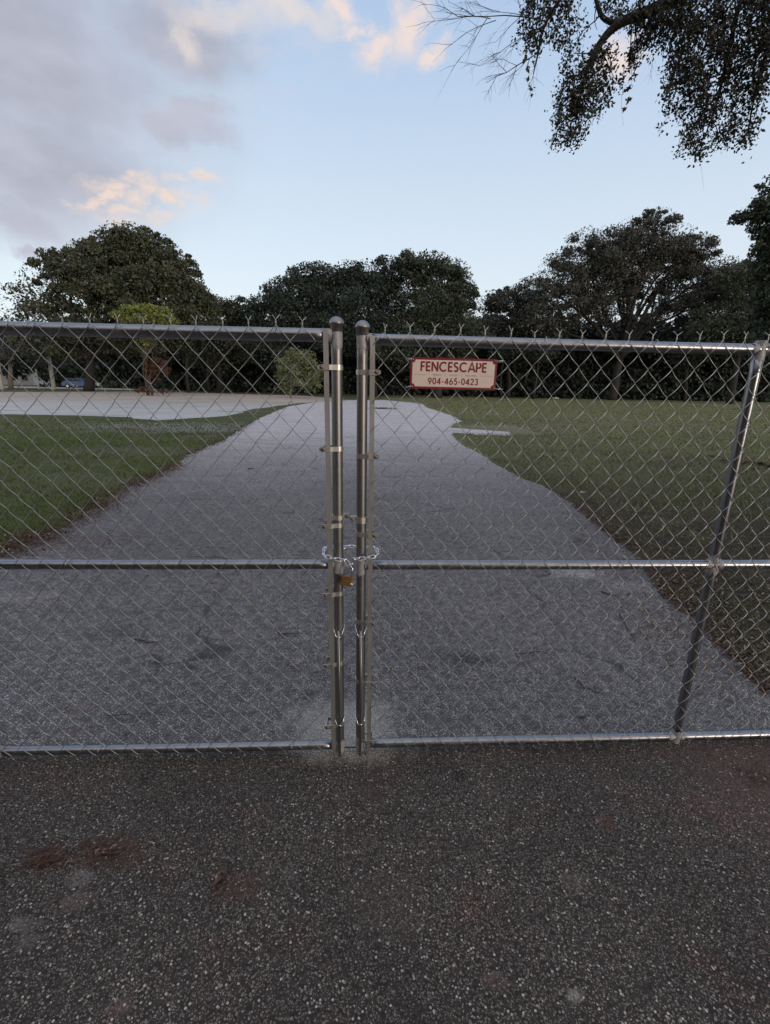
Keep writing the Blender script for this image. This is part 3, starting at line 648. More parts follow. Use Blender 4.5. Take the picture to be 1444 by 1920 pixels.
def text(mb, s_, x, y, h, wd, y0, squash=1.0, gap=.10):
    tot = sum(GLY[c][0]+gap for c in s_)*h*squash-gap*h*squash; px = x-tot/2
    for ch in s_:
        adv, strokes = GLY[ch]
        for st in strokes:
            P = np.array([(px+q[0]*h*squash, y+q[1]*h) for q in st])
            n = len(P); V = []; F = []
            for i in range(n):
                d0 = P[i]-P[i-1] if i else P[1]-P[0]; d1 = P[i+1]-P[i] if i < n-1 else P[-1]-P[-2]
                d0 = d0/np.linalg.norm(d0); d1 = d1/np.linalg.norm(d1); nn = np.array([-(d0+d1)[1], (d0+d1)[0]]); nn /= np.linalg.norm(nn)
                k = wd/2/max(.55, nn@np.array([-d0[1], d0[0]])); V += [(P[i][0]+nn[0]*k, y0, P[i][1]+nn[1]*k), (P[i][0]-nn[0]*k, y0, P[i][1]-nn[1]*k)]
            F = [(2*i, 2*i+1, 2*i+3, 2*i+2) for i in range(n-1)]
            mb.add(V, F); y0 -= .000015
        px += (adv+gap)*h*squash
def sign():
    # centre of the sign in gate-right local coordinates
    g = thing('sign', 'maroon and cream fence company sign wired to the right gate leaf', 'sign', (0, 0, 0), .0591)
    lx, lz = .2425, 1.7255+.0
    c, s_ = math.cos(.0591), math.sin(.0591); yy = -.040
    g.location = (lx*c-yy*s_, 1.8457+lx*s_+yy*c, lz-.009+.008); g.rotation_euler = (0, rad(.25), .0591)
    W_, H_ = .324, .111; K = 8; r = .006
    def rrect(W, H, r, y):
        P = []
        for cx, cz, a in ((W/2-r, H/2-r, 0), (-W/2+r, H/2-r, 90), (-W/2+r, -H/2+r, 180), (W/2-r, -H/2+r, 270)):
            P += [(cx+r*math.cos(rad(a+k*90/K)), y, cz+r*math.sin(rad(a+k*90/K))) for k in range(K+1)]
        return P
    def plate(W, H, r, ya, yb):
        A, B = rrect(W, H, r, ya), rrect(W, H, r, yb); n = len(A); mb = MB()
        mb.add(A+B, [tuple(range(n)), tuple(range(2*n-1, n-1, -1))]+[(i, i+n, (i+1) % n+n, (i+1) % n) for i in range(n)]); return mb
    plate(W_, H_, .005, -.0012, .0012).build('plate', M_SIGNR, g)
    # cream face with the corners cut by small quarter rounds
    W, H = .308, .095; P = []
    for cx, cz, a in ((W/2, H/2, 270), (-W/2, H/2, 0), (-W/2, -H/2, 90), (W/2, -H/2, 180)):
        P += [(cx+.011*math.cos(rad(a-k*90/6)), -.00125, cz+.011*math.sin(rad(a-k*90/6))) for k in range(7)]
    # traverse order clockwise/anticlockwise consistent
    mb = MB(); n = len(P); mb.add([(x, y-.0001, z) for x, y, z in P]+[(x, y+.0006, z) for x, y, z in P], [tuple(range(n)), tuple(range(2*n-1, n-1, -1))]+[(i, i+n, (i+1) % n+n, (i+1) % n) for i in range(n)]); mb.build('face', M_SIGNF, g)
    t1 = MB(); text(t1, 'FENCESCAPE', 0, .0075, .034, .0064, -.0017, .965, .085); t1.build('company_name', M_SIGNR, g)
    t2 = MB(); text(t2, '904-465-0423', 0, -.0385, .023, .0040, -.0017, 1.02, .10); t2.build('phone_number', M_SIGNR, g)
    for wd, x in (('FENCE', -.062), ('GATES', 0), ('RAILING', .065), ('/', -.030), ('/', .031)):
        t3 = MB(); text(t3, wd, x, -.0078, .0058, .0010, -.0017, 1.15, .28); t3.build('small_print', M_SIGNG, g)
    for s3 in (-1, 1): MB().box((s3*.125, -.0016, -.005), (.046, .0004, .0008)).build('printed_line', M_SIGNG, g)
    for sx in (-1, 1):
        for sz in (-1, 1):
            MB().lathe([(.0035, -.0022), (.004, -.0016), (.004, -.0011)], (sx*(W_/2-.008), 0, sz*(H_/2-.008)), 'y', 10).build('grommet', M_BOLT, g, True)
            x0, z0 = sx*(W_/2-.008), sz*(H_/2-.008)
            ex = x0+sx*(.020 if sx < 0 else .036); ez = z0+sz*.004
            MB().tube([(x0, -.003, z0), (x0+sx*.008, -.005, z0+sz*.002), (ex, -.001, ez), (ex, .014, ez-.004), (x0+sx*.010, .010, z0-.001), (x0, .002, z0)], .0011, 5).build('tie_wire', M_CHAIN, g, True)
sign()
# ------------------------------------------------------------------ trees
def card(c, s, g, asp=.6):
    N = len(c); u = g.normal(size=(N, 3)); u /= np.linalg.norm(u, axis=1)[:, None]
    v = np.cross(u, g.normal(size=(N, 3))); v /= np.linalg.norm(v, axis=1)[:, None]
    s = s[:, None]; return np.stack([c-u*s, c-v*s*asp+u*s*.1, c+u*s, c+v*s*asp+u*s*.1], 1)
def crown_pts(blobs, dens, ls, g, Y, depthk=.9, puffk=1.0, hollow=.30):
    out = []
    for (px, py, rx, ry, *ex) in blobs:
        d = ex[0] if ex else 1.0; m = mpp(Y); Rm = np.array([rx*m, min(rx, ry*1.6)*m*depthk, ry*m])
        yo = g.uniform(-.25, .25)*Rm[1]; c = at(px, py, Y+yo)
        npf = max(6, int(20*d*puffk)); 
        for _ in range(npf):
            q = g.normal(size=3); q /= np.linalg.norm(q); q *= g.uniform(hollow, 1.04)
            pc = c+q*Rm; pr = Rm.min()*g.uniform(.17, .42)
            n = int(dens*d*(rx*ry)/npf*g.uniform(.6, 1.3)); 
            z = g.normal(size=(n, 3)); z /= np.linalg.norm(z, axis=1)[:, None]; z *= (g.random((n, 1))**.45)*pr*np.array([1.25, 1.25, .8])
            out.append(pc+z)
        n = int(dens*d*rx*ry*.34); z = g.normal(size=(n, 3)); z /= np.linalg.norm(z, axis=1)[:, None]; z *= g.random((n, 1))**.4
        out.append(c+z*Rm*1.02)
    return np.concatenate(out)
def limb(mb, a, b, r0, r1, g, n=7, wob=.06, k=7):
    a, b = np.array(a, float), np.array(b, float); L = np.linalg.norm(b-a); P = []
    o1, o2 = g.normal(size=3)*L*wob, g.normal(size=3)*L*wob
    for t_ in np.linspace(0, 1, n): P.append(a+(b-a)*t_+o1*math.sin(math.pi*t_)+o2*math.sin(2*math.pi*t_)*.5+np.array([0, 0, L*.06*math.sin(math.pi*t_)]))
    mb.tube(P, np.linspace(r0, r1, n), k, caps=True); return np.array(P)
def tree(name, label, base, blobs, Y, leafm_, dens=.9, ls=.17, tr=.35, barkm=M_BARK, fork=.42, seed=0, group='trees beyond the lawn', stems=1, **kw):
    g = np.random.default_rng(seed+100); bw = at(base[0], base[1], Y); bw[2] = 0
    r = thing(name, label, 'tree', tuple(bw), 0, group)
    pts = crown_pts(blobs, dens, ls, g, Y, **kw); pts = pts[pts[:, 2] > .1]
    s = ls*np.clip(g.lognormal(-.12, .38, len(pts)), .4, 2.0); quads('crown', card(pts, s, g)-bw, leafm_, r)
    cs = [at(q[0], q[1], Y) for q in blobs]; zt = min(c[2] for c in cs)
    ft = np.array([bw[0], bw[1], max(zt*fork*1.5, 1.2)])
    cm = np.mean(cs, 0); ft[:2] += (cm[:2]-ft[:2])*.15
    for s_ in range(stems):
        mb = MB(); off = np.array([(s_-(stems-1)/2)*tr*2.2, 0, 0])
        limb(mb, np.array([0, 0, -.05])+off*.6, ft-bw+off, tr*1.25, tr*.8, g, 8, .03, 10)
        mine = cs[s_::stems]
        for c in mine:
            P = limb(mb, ft-bw+off, c-bw, tr*.55, tr*.12, g, 8, .07)
            for _ in range(4):
                q = P[g.integers(3, 7)]; e = q*.35+(c-bw)*.65+np.clip(g.normal(size=3), -1.2, 1.2)*np.array([1, .7, .6])*mpp(Y)*17
                limb(mb, q, e, tr*.16, tr*.04, g, 5, .06, 5)
        mb.build('trunk', barkm, r, True)
    return r
tree('oak_tree', 'tallest broad oak at left, standing behind the yellow-green tree', (165, 728), [(112, 500, 34, 24), (168, 480, 38, 26), (238, 462, 52, 38), (292, 486, 48, 38), (335, 528, 42, 44), (95, 530, 52, 36, .4), (190, 525, 80, 55), (285, 565, 85, 55), (140, 590, 75, 50, .35), (55, 575, 45, 40, .16), (360, 590, 50, 45), (250, 620, 110, 45), (110, 640, 80, 40, .8), (232, 438, 22, 12, .6), (160, 458, 18, 10, .6), (100, 474, 16, 9, .5), (262, 446, 20, 12, .6), (300, 455, 24, 14, .6), (352, 500, 20, 16, .6), (210, 480, 60, 30, .6), (375, 560, 26, 24, .6)], 60, L_OAKW, 3.45, .15, .5, seed=1)
tree('oak_tree', 'low dark tree just right of the tallest left oak', (410, 735), [(440, 578, 26, 22), (472, 590, 26, 20), (398, 582, 34, 26), (425, 600, 30, 36), (455, 600, 28, 24), (400, 650, 70, 50)], 66, L_OAKW, 3.46, .13, .3, seed=2)
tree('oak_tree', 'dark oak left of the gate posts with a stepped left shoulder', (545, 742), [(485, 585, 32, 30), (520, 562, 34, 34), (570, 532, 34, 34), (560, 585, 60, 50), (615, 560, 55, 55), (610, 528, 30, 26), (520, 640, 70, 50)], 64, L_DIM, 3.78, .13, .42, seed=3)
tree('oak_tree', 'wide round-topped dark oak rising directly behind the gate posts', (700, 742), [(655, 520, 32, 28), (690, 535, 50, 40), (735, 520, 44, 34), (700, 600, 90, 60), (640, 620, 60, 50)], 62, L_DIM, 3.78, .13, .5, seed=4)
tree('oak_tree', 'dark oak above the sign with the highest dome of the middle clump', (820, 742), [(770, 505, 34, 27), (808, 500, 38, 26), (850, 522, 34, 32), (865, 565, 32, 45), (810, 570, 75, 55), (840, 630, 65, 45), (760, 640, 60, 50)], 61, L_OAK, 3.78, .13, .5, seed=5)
tree('oak_tree', 'small rounded tree filling the dip between the middle clump and the large right tree', (950, 745), [(925, 570, 26, 24), (955, 565, 34, 24), (990, 572, 34, 30), (940, 615, 55, 35), (1000, 630, 60, 40)], 70, L_GREY, 3.46, .14, .3, seed=6)
tree('oak_tree', 'large spreading oak at right with pale sky showing between its fanned limbs', (1148, 745), [(1230, 420, 36, 24, .8), (1190, 435, 34, 24, .8), (1110, 462, 46, 30), (1160, 470, 60, 36), (1240, 462, 60, 38), (1300, 470, 40, 28, .8), (1060, 505, 46, 32), (1020, 545, 44, 32), (1120, 530, 80, 40), (1230, 520, 70, 36, .8), (1320, 520, 60, 36), (1080, 580, 70, 34, .6), (1290, 575, 70, 38, .7), (1185, 590, 55, 28, .25), (1020, 600, 50, 36), (1360, 530, 44, 40), (1395, 520, 34, 26), (1430, 540, 40, 40), (1150, 500, 70, 40), (1270, 490, 60, 40), (1110, 575, 70, 36), (1250, 560, 60, 30, .6), (1330, 580, 60, 40), (1165, 545, 50, 26, .5), (1225, 400, 18, 10, .5), (1330, 450, 16, 10, .4)], 66, L_GREY, 3.15, .12, .5, fork=.35, seed=7)
tree('oak_tree', 'dusky tree behind the upper right corner of the gate', (1370, 748), [(1370, 522, 34, 24, .8), (1400, 545, 44, 40, .9), (1440, 570, 40, 40, .9), (1350, 610, 55, 40), (1420, 620, 45, 45)], 60, L_OAK, 3.15, .12, .35, seed=8)
tree('leafless_tree', 'thin half-bare tree at the far left edge below the grey cloud', (20, 725), [(30, 560, 40, 30, .12), (10, 610, 30, 25, .2), (60, 620, 45, 30, .3), (30, 655, 60, 32, .6)], 64, L_GREY, 1.0, .16, .25, barkm=M_BARKP, seed=9)
# yellow-green umbrella tree
tree('umbrella_tree', 'small yellow-green umbrella-shaped tree with a reddish trunk', (278, 738), [(222, 590, 18, 9, .7), (248, 580, 22, 10), (272, 577, 22, 8, .8), (295, 588, 28, 14), (316, 603, 18, 10, .8), (265, 600, 44, 12, .6), (300, 615, 30, 10, .4), (275, 640, 22, 16, .15)], 50, L_LIME, 2.4, .12, .07, barkm=M_REDBARK, fork=.42, seed=10, stems=3)
g_ = np.random.default_rng(5); rt = thing('dead_palm_shrub', 'reddish dead fronds hanging round the foot of the yellow-green tree', 'shrub', tuple(np.r_[at(285, 738, 49)[:2], 0]))
pp = crown_pts([(285, 690, 16, 26, .7), (305, 680, 16, 24, .4), (265, 730, 22, 5, .8), (295, 734, 44, 4, .8)], 1.1, .1, g_, 49); pp = pp[pp[:, 2] > .03]
quads('fronds', card(pp, g_.uniform(.1, .28, len(pp)), g_, .22)-np.array(rt.location), L_RED, rt); mb = MB(); limb(mb, (0, 0, -.05), (.1, 0, 2.2), .12, .06, g_); mb.build('stem', M_REDBARK, rt, True)
tree('willow_bush', 'pale green rounded bush at the end of the driveway left of the posts', (545, 748), [(556, 660, 20, 13, .7), (540, 682, 22, 20), (575, 676, 22, 20), (592, 700, 20, 24, .9), (560, 708, 36, 20), (536, 726, 22, 12, .6), (578, 728, 24, 10, .5), (526, 700, 12, 16, .5)], 50, L_WILL, 2.1, .08, .10, barkm=M_BARKP, fork=.3, seed=11, group='bushes before the wood')
# deep shaded wood that closes the view behind the individual trees
def wood():
    g = np.random.default_rng(77); bl = []
    for x in range(-520, 2100, 46):
        if 0 < x < 105: top = 640
        elif x < 250: top = 650
        else: top = 628
        y = top
        while y < 745:
            if not (x < 112 and y > 684 and x > -60): bl.append((x+g.uniform(-14, 14), y+g.uniform(-8, 8), 40, 26))
            y += 30
    for (bx, Yw) in ((0, 82),):
        pts = crown_pts(bl, 1.3, .3, g, Yw, puffk=.8, hollow=.1); pts = pts[pts[:, 2] > .1]
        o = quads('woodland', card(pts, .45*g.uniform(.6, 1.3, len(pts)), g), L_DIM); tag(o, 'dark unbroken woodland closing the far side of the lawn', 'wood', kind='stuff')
wood()
def far_wood():
    g = np.random.default_rng(76); bl = [(x+g.uniform(-9, 9), y, 30, 14) for x in range(-300, 420, 24) for y in (672, 692, 708, 722)]
    pts = crown_pts(bl, 1.2, .3, g, 125, puffk=.8, hollow=.1); pts = pts[pts[:, 2] > .1]
    o = quads('woodland', card(pts, .5*g.uniform(.6, 1.3, len(pts)), g), L_OAKW); tag(o, 'hazy trees far beyond the pale house at the left', 'wood', kind='stuff')
far_wood()
def bank():
    g = np.random.default_rng(78); bl = []
    for x in range(330, 2000, 40):
        for y in (640, 668, 698, 722, 740): bl.append((x+g.uniform(-12, 12), y+g.uniform(-8, 8), 34, 22))
    pts = crown_pts(bl, 1.7, .3, g, 73, puffk=.8, hollow=.1); pts = pts[pts[:, 2] > .05]
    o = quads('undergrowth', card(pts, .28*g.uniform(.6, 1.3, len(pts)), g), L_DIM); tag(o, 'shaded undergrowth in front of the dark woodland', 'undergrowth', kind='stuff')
bank()
def add_unseen_trees():  # unseen trees added behind the camera, gapped to shape the post reflections
    g = np.random.default_rng(79); C = []
    for a in np.arange(150, 262, 6.5):
        R_ = g.uniform(17, 22); c = np.array([math.sin(rad(a))*R_, math.cos(rad(a))*R_, 0])
        for z in np.arange(1.5, g.uniform(10, 15), 1.6):
            q = g.normal(size=(420, 3)); q /= np.linalg.norm(q, axis=1)[:, None]; C.append(c+np.array([0, 0, z])+g.normal(size=3)*.5+q*g.random((420, 1))**.4*np.array([2.1, 2.1, 1.5]))
    for a in list(np.arange(92, 112, 6)):
        R_ = 20; c = np.array([math.sin(rad(a))*R_, math.cos(rad(a))*R_, 0])
        for z in np.arange(1.5, 8, 1.6):
            q = g.normal(size=(420, 3)); q /= np.linalg.norm(q, axis=1)[:, None]; C.append(c+np.array([0, 0, z])+q*g.random((420, 1))**.4*np.array([2.1, 2.1, 1.5]))
    C = np.concatenate(C); C = C[C[:, 2] > .1]; o = quads('unseen_trees', card(C, .26*g.uniform(.6, 1.3, len(C)), g), L_OAK); tag(o, 'unseen leafy trees added behind the viewer for dark pipe reflections', 'trees', kind='stuff')
add_unseen_trees()
# trunks one can make out in the dark wood
for i, (px, Yt, rr, lean) in enumerate([(355, 62, .22, .3), (395, 64, .18, -.2), (1000, 64, .2, .2), (1285, 66, .22, -.3), (940, 66, .16, .1)]):
    g = np.random.default_rng(300+i); b0 = at(px, 745, Yt); b0[2] = 0
    t_ = thing('understory_tree', ['slim shaded trunk below the right flank of the left oak', 'slim shaded trunk below the low dark tree', 'slim shaded trunk right of the sign under the small rounded tree', 'slim shaded trunk near the right upright of the gate', 'thin trunk below the dip right of the sign'][i], 'tree', tuple(b0), 0, 'slim trunks at the wood edge')
    mb = MB(); limb(mb, (0, 0, -.05), (lean, 0, 5.2), rr, rr*.6, g); limb(mb, (lean*.7, 0, 3.6), (lean+1.2, .3, 6), rr*.4, rr*.2, g); limb(mb, (lean*.7, 0, 3.2), (lean-1.3, .2, 5.8), rr*.4, rr*.2, g); mb.build('trunk', M_BARK, t_, True)
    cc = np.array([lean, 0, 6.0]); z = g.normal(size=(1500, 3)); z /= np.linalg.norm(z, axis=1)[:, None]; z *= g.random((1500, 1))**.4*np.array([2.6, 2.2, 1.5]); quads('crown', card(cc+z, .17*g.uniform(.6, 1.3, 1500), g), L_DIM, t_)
# ------------------------------------------------------------------ near oak overhanging from the right
def near_oak():
    g = np.random.default_rng(11); base = np.array([8.2, 5.5, 0]); r = thing('live_oak', 'near oak outside the right edge, its leafy boughs hanging into the upper right sky', 'tree', tuple(base))
    mb = MB(); fork = np.array([7.7, 5.6, 3.6])-base
    limb(mb, (0, 0, -.1), fork, .38, .30, g, 8, .03, 12)
    def W(px, py, Y): return at(px, py, Y)-base
    # main boughs, through photo points
    def bough(pts, r0, r1, k=8):
        P = np.array(pts); n = len(P); out = []
        for i in range(n-1):
            a, b_, c, d = P[max(i-1, 0)], P[i], P[i+1], P[min(i+2, n-1)]
            for t_ in np.linspace(0, 1, 6, endpoint=False): out.append(.5*((2*b_)+(-a+c)*t_+(2*a-5*b_+4*c-d)*t_**2+(-a+3*b_-3*c+d)*t_**3))
        out.append(P[-1]); mb.tube(out, np.linspace(r0, r1, len(out)), k); return np.array(out)
    b1 = bough([fork, (-.8, .2, 5.2), W(1500, -160, 6.2), W(1330, -40, 6), W(1230, 15, 6), W(1160, 45, 6), W(1120, 90, 6), W(1095, 150, 6), W(1080, 230, 6)], .11, .005)
    b2 = bough([W(1160, 45, 6), W(1130, 32, 6), W(1115, -10, 6), W(1100, -60, 6)], .028, .012, 6)
    b3 = bough([W(1330, -40, 6), W(1200, -90, 6), W(1080, -30, 5.9), W(1025, 40, 5.9), W(1008, 105, 5.9), W(1000, 140, 5.9)], .035, .004, 6)
    b4 = bough([W(1500, -160, 6.2), W(1400, -20, 5.7), W(1370, 80, 5.6), W(1345, 190, 5.6), W(1320, 260, 5.6)], .035, .005, 6)
    b5 = bough([W(1500, -160, 6.2), W(1470, 0, 5.5), W(1430, 120, 5.5), W(1405, 230, 5.5)], .03, .005, 6)
    mb.build('boughs', M_BARK, r, True)
    # leafy sprays: (px, py, rx, ry, Y, density)
    cl = [(1120, 128, 40, 38, 6, .75), (1095, 165, 48, 44, 6, 1), (1082, 208, 46, 42, 6, 1), (1060, 245, 32, 30, 6, .9), (1140, 165, 24, 36, 6, .6), (1010, 25, 34, 42, 5.9, 1), (995, 70, 18, 22, 5.9, .8), (1062, 30, 36, 36, 5.9, .8), (1050, 70, 22, 22, 5.9, .6), (1070, 100, 20, 30, 6, .4),
          (1180, 20, 55, 34, 6, .8), (1200, 70, 26, 38, 6, .7), (1190, 115, 16, 20, 6, .5), (1262, 20, 62, 46, 5.9, 1.3), (1245, 60, 36, 26, 5.9, 1.2), (1330, 20, 50, 50, 5.7, .8), (1400, 20, 60, 50, 5.6, .8), (1290, 90, 44, 50, 5.7, .75), (1350, 80, 50, 50, 5.6, .8), (1420, 80, 50, 50, 5.5, .75),
          (1265, 140, 26, 44, 5.7, .7), (1320, 150, 50, 44, 5.6, .95), (1385, 150, 46, 44, 5.6, .8), (1430, 160, 30, 36, 5.5, .6), (1280, 195, 30, 30, 5.7, .7), (1330, 205, 44, 34, 5.6, .9), (1395, 215, 34, 40, 5.6, .75), (1300, 245, 30, 26, 5.6, .75), (1345, 248, 34, 22, 5.6, .6), (1410, 245, 18, 18, 5.6, .6), (1305, 280, 10, 12, 5.6, .5), (1450, 30, 40, 60, 5.4, .8)]
    BP = np.concatenate([b1, b2, b3, b4, b5])[8:]; tw0 = MB()
    for (px, py, rx, ry, Y, d) in cl:
        c = W(px, py, Y)
        for _ in range(3):
            e = c+g.normal(size=3)*np.array([rx, rx, ry])*mpp(Y)*.4; q = BP[np.argmin(np.linalg.norm(BP-e-np.array([0, 0, .15]), axis=1))]; limb(tw0, q, e, .008, .002, g, 7, .07, 5)
    tw0.build('branchlets', M_BARK, r, True)
    C = []; tw = MB()
    for (px, py, rx, ry, Y, d) in cl:
        m = mpp(Y)*1.07; c = W(px, py, Y); nt = max(4, int(22*d*rx*ry/1600))
        for _ in range(nt):
            q = g.normal(size=3); q /= np.linalg.norm(q); q *= g.random()**.5; s0 = c+q*np.array([rx, rx, ry])*m*.8
            dr = np.array([g.normal()*.5, g.normal()*.5, -1+g.normal()*.5]); dr /= np.linalg.norm(dr); L = g.uniform(.14, .30)
            P = [s0-dr*L*.5, s0+np.array([g.normal(), g.normal(), 0])*.01, s0+dr*L*.5]
            tw.tube(P, [.0025, .0018, .001], 4)
            nl = int(g.uniform(28, 48)); tt = g.random(nl)
            C.append((s0-dr*L*.5)+dr*L*tt[:, None]+g.normal(size=(nl, 3))*.034)
    C = np.concatenate(C); quads('leaves', card(C, g.uniform(.012, .025, len(C)), g, .55), L_NEAR, r)
    # bare twigs reaching left
    def twig(p, d, L, rad0, depth):
        n = 5; P = [p]; dd = d/np.linalg.norm(d)
        for _ in range(n): dd = dd+g.normal(size=3)*np.array([.10, .10, .10])+np.array([0, 0, -.02]); dd /= np.linalg.norm(dd); P.append(P[-1]+dd*L/n)
        tw.tube(P, np.linspace(rad0, rad0*.35, n+1), 4)
        if depth > 0:
            for k in range(g.integers(5, 9)):
                i = g.integers(1, n+1); nd = dd+g.normal(size=3)*np.array([.5, .4, .55]); twig(P[i], nd, L*g.uniform(.35, .65), rad0*.5, depth-1)
    def tw2(a, b, Y, r0, dep): A, B = W(*a, Y), W(*b, Y); twig(A, B-A, np.linalg.norm(B-A), r0, dep)
    tw2((1005, 35), (855, 38), 5.9, .007, 2); tw2((1000, 30), (900, 10), 5.9, .004, 2); tw2((1008, 100), (915, 152), 5.9, .006, 2); tw2((1000, 60), (900, 110), 5.9, .004, 2); tw2((930, 38), (850, 80), 5.9, .004, 1); tw2((920, 35), (850, 5), 5.9, .004, 1); tw2((1008, 100), (1000, 180), 5.9, .003, 1)
    tw2((1170, 120), (1150, 240), 6, .002, 0); tw2((1310, 270), (1306, 360), 5.6, .0015, 0); tw2((1225, 90), (1222, 140), 6, .002, 1)
    tw.build('twigs', M_TWIG, r, True)
    D_ = np.concatenate([W(px, py, 5.95)+g.normal(size=(n, 3))*.012 for px, py, n in ((987, 110, 6), (990, 130, 6), (988, 150, 6), (994, 168, 5), (996, 180, 3), (1168, 145, 8), (1180, 165, 6), (1178, 188, 10), (1170, 205, 3))])
    quads('dead_leaves', card(D_, g.uniform(.02, .035, len(D_)), g, .55), L_LIT, r)
near_oak()
# second oak past the right edge
def edge_oak():
    g = np.random.default_rng(12); base = np.array([15.5, 12.5, 0]); r = thing('live_oak', 'oak whose ragged left side comes in at the right edge above the gate corner', 'tree', tuple(base)); Y = 13.5
    bl = [(1450, 345, 22, 20, .5), (1425, 395, 24, 26, .6), (1400, 405, 26, 14, .45), (1455, 400, 40, 45, 1), (1440, 450, 26, 30, .7), (1470, 480, 50, 45, 1), (1435, 500, 22, 26, .6), (1455, 545, 42, 40, 1), (1425, 560, 18, 24, .7), (1455, 600, 44, 40, 1), (1440, 640, 34, 26, .7), (1540, 420, 90, 90, .8), (1560, 560, 90, 90, .8)]
    bl += [(1385, 408, 18, 9, .5), (1375, 414, 10, 6, .5), (1410, 500, 14, 12, .3)]; pts = crown_pts(bl, 1.7, .05, g, Y, puffk=1.7, hollow=.35); quads('crown', card(pts, g.uniform(.028, .055, len(pts)), g, .55)-base, L_OAK, r)
    mb = MB(); f = np.array([-.2, .2, 4]); limb(mb, (0, 0, -.1), f, .35, .28, g, 8, .03, 12)
    for q in bl: limb(mb, f, at(q[0], q[1], Y)-base, .09, .015, g, 8, .06)
    mb.build('trunk', M_BARK, r, True)
edge_oak()
# ------------------------------------------------------------------ far left: house, van, posts
M_WALL = simple('white_render', (.62, .62, .60), .8, 0, .08, 2); M_ROOF = simple('grey_roof', (.16, .15, .15), .8, 0, .2, 3); M_GLASS = simple('dark_glass', (.03, .035, .045), .15)
M_BLUE = simple('blue_car_paint', (.10, .16, .30), .35, .3, .1, 2); M_WHITE = simple('white_car_paint', (.70, .71, .72), .35, 0, .05, 2); M_TYRE = simple('tyre_rubber', (.02, .02, .02), .8); M_TIMB = simple('pale_timber', (.40, .38, .34), .85, 0, .2, 5)
def house(px, Y, w_, h, label):
    c = at(px, 722, Y); g = thing('house', label, 'house', (c[0], Y, 0), rad(-4), 'houses across the side road')
    MB().box((0, 0, h/2), (w_, 5, h)).build('wall', M_WALL, g)
    mb = MB(); x, y, z = w_/2+.4, 2.9, h+.003; mb.add([(-x, -y, z), (x, -y, z), (x, y, z), (-x, y, z), (-x+.5, 0, z+1.3), (x-.5, 0, z+1.3)], [(0, 1, 5, 4), (2, 3, 4, 5), (0, 4, 3), (1, 2, 5), (0, 3, 2, 1)]); mb.build('roof', M_ROOF, g)
    for k in (-1, 0, 1):
        f = MB().box((k*w_*.3, -2.53, h*.55), (1.3, .06, 1.1)).build('window', M_TIMB, g); MB().box((k*w_*.3, -2.565, h*.55), (1.1, .02, .9)).build('pane', M_GLASS, f)
house(45, 96, 8.5, 2.5, 'low pale house glimpsed at the far left under the trees'); house(232, 98, 3.6, 2.4, 'small pale house glimpsed through the trunks left of the umbrella-shaped tree')
def car(px, Y, m, label, rz):
    c = at(px, 728, Y); g = thing('parked_car', label, 'car', (c[0], Y, 0), rz, 'cars parked by the side road')
    prof = [(-2.1, .35), (2.1, .35), (2.15, .75), (1.7, .95), (1.0, 1.0), (-1.9, 1.02), (-2.15, .8)]
    def ext(P, y0, y1):
        n = len(P); mb = MB(); mb.add([(x, y0, z) for x, z in P]+[(x, y1, z) for x, z in P], [tuple(range(n)), tuple(range(2*n-1, n-1, -1))]+[(i, i+n, (i+1) % n+n, (i+1) % n) for i in range(n)]); return mb
    ext(prof, -.85, .85).build('body', m, g)
    ext([(-1.75, 1.02), (1.0, 1.003), (.45, 1.46), (-1.3, 1.5)], -.74, .74).build('cabin', m, g)
    for y in (-.745, .745):
        for P in ([(-1.45, 1.08), (-.55, 1.07), (-.55, 1.42), (-1.2, 1.43)], [(-.45, 1.07), (.72, 1.06), (.38, 1.40), (-.45, 1.42)]): ext(P, y-.004, y+.004).build('window', M_GLASS, g)
    for x in (-1.3, 1.35):
        for y in (-.80, .80):
            wl = MB().lathe([(.2, -.11), (.33, -.10), (.34, -.05), (.34, .05), (.33, .10), (.2, .11)], (x, y, .34), 'y', 18).build('wheel', M_TYRE, g); MB().lathe([(.19, -.115), (.19, .115)], (x, y, .34), 'y', 14).build('rim', M_WHITE, wl)
    for y in (-.6, .6): MB().box((2.14, y, .72), (.06, .3, .14)).build('headlight', M_WHITE, g)
car(150, 74, M_BLUE, 'blue car parked under the left oak', rad(8)); car(166, 80, M_WHITE, 'white car parked behind the blue car', rad(5))
for px, Y, h, w_, lab in ((101, 66, 4.6, .36, 'thicker pale post in the shade just left of the parked cars'), (5, 62, 5.2, .32, 'pale post at the extreme left edge of the far lot'), (73, 66, 2.6, .16, 'thin short pale post between the two thicker ones')):
    c = at(px, 728, Y); g = thing('pale_post', lab, 'post', (c[0], Y, 0), 0, 'pale posts beside the side road')
    MB().box((0, 0, h/2-.05), (w_, w_, h), None, .03).build('shaft', M_TIMB, g); MB().box((0, 0, h-.02), (w_*1.25, w_*1.25, .08), None, .01).build('cap', M_TIMB, g)
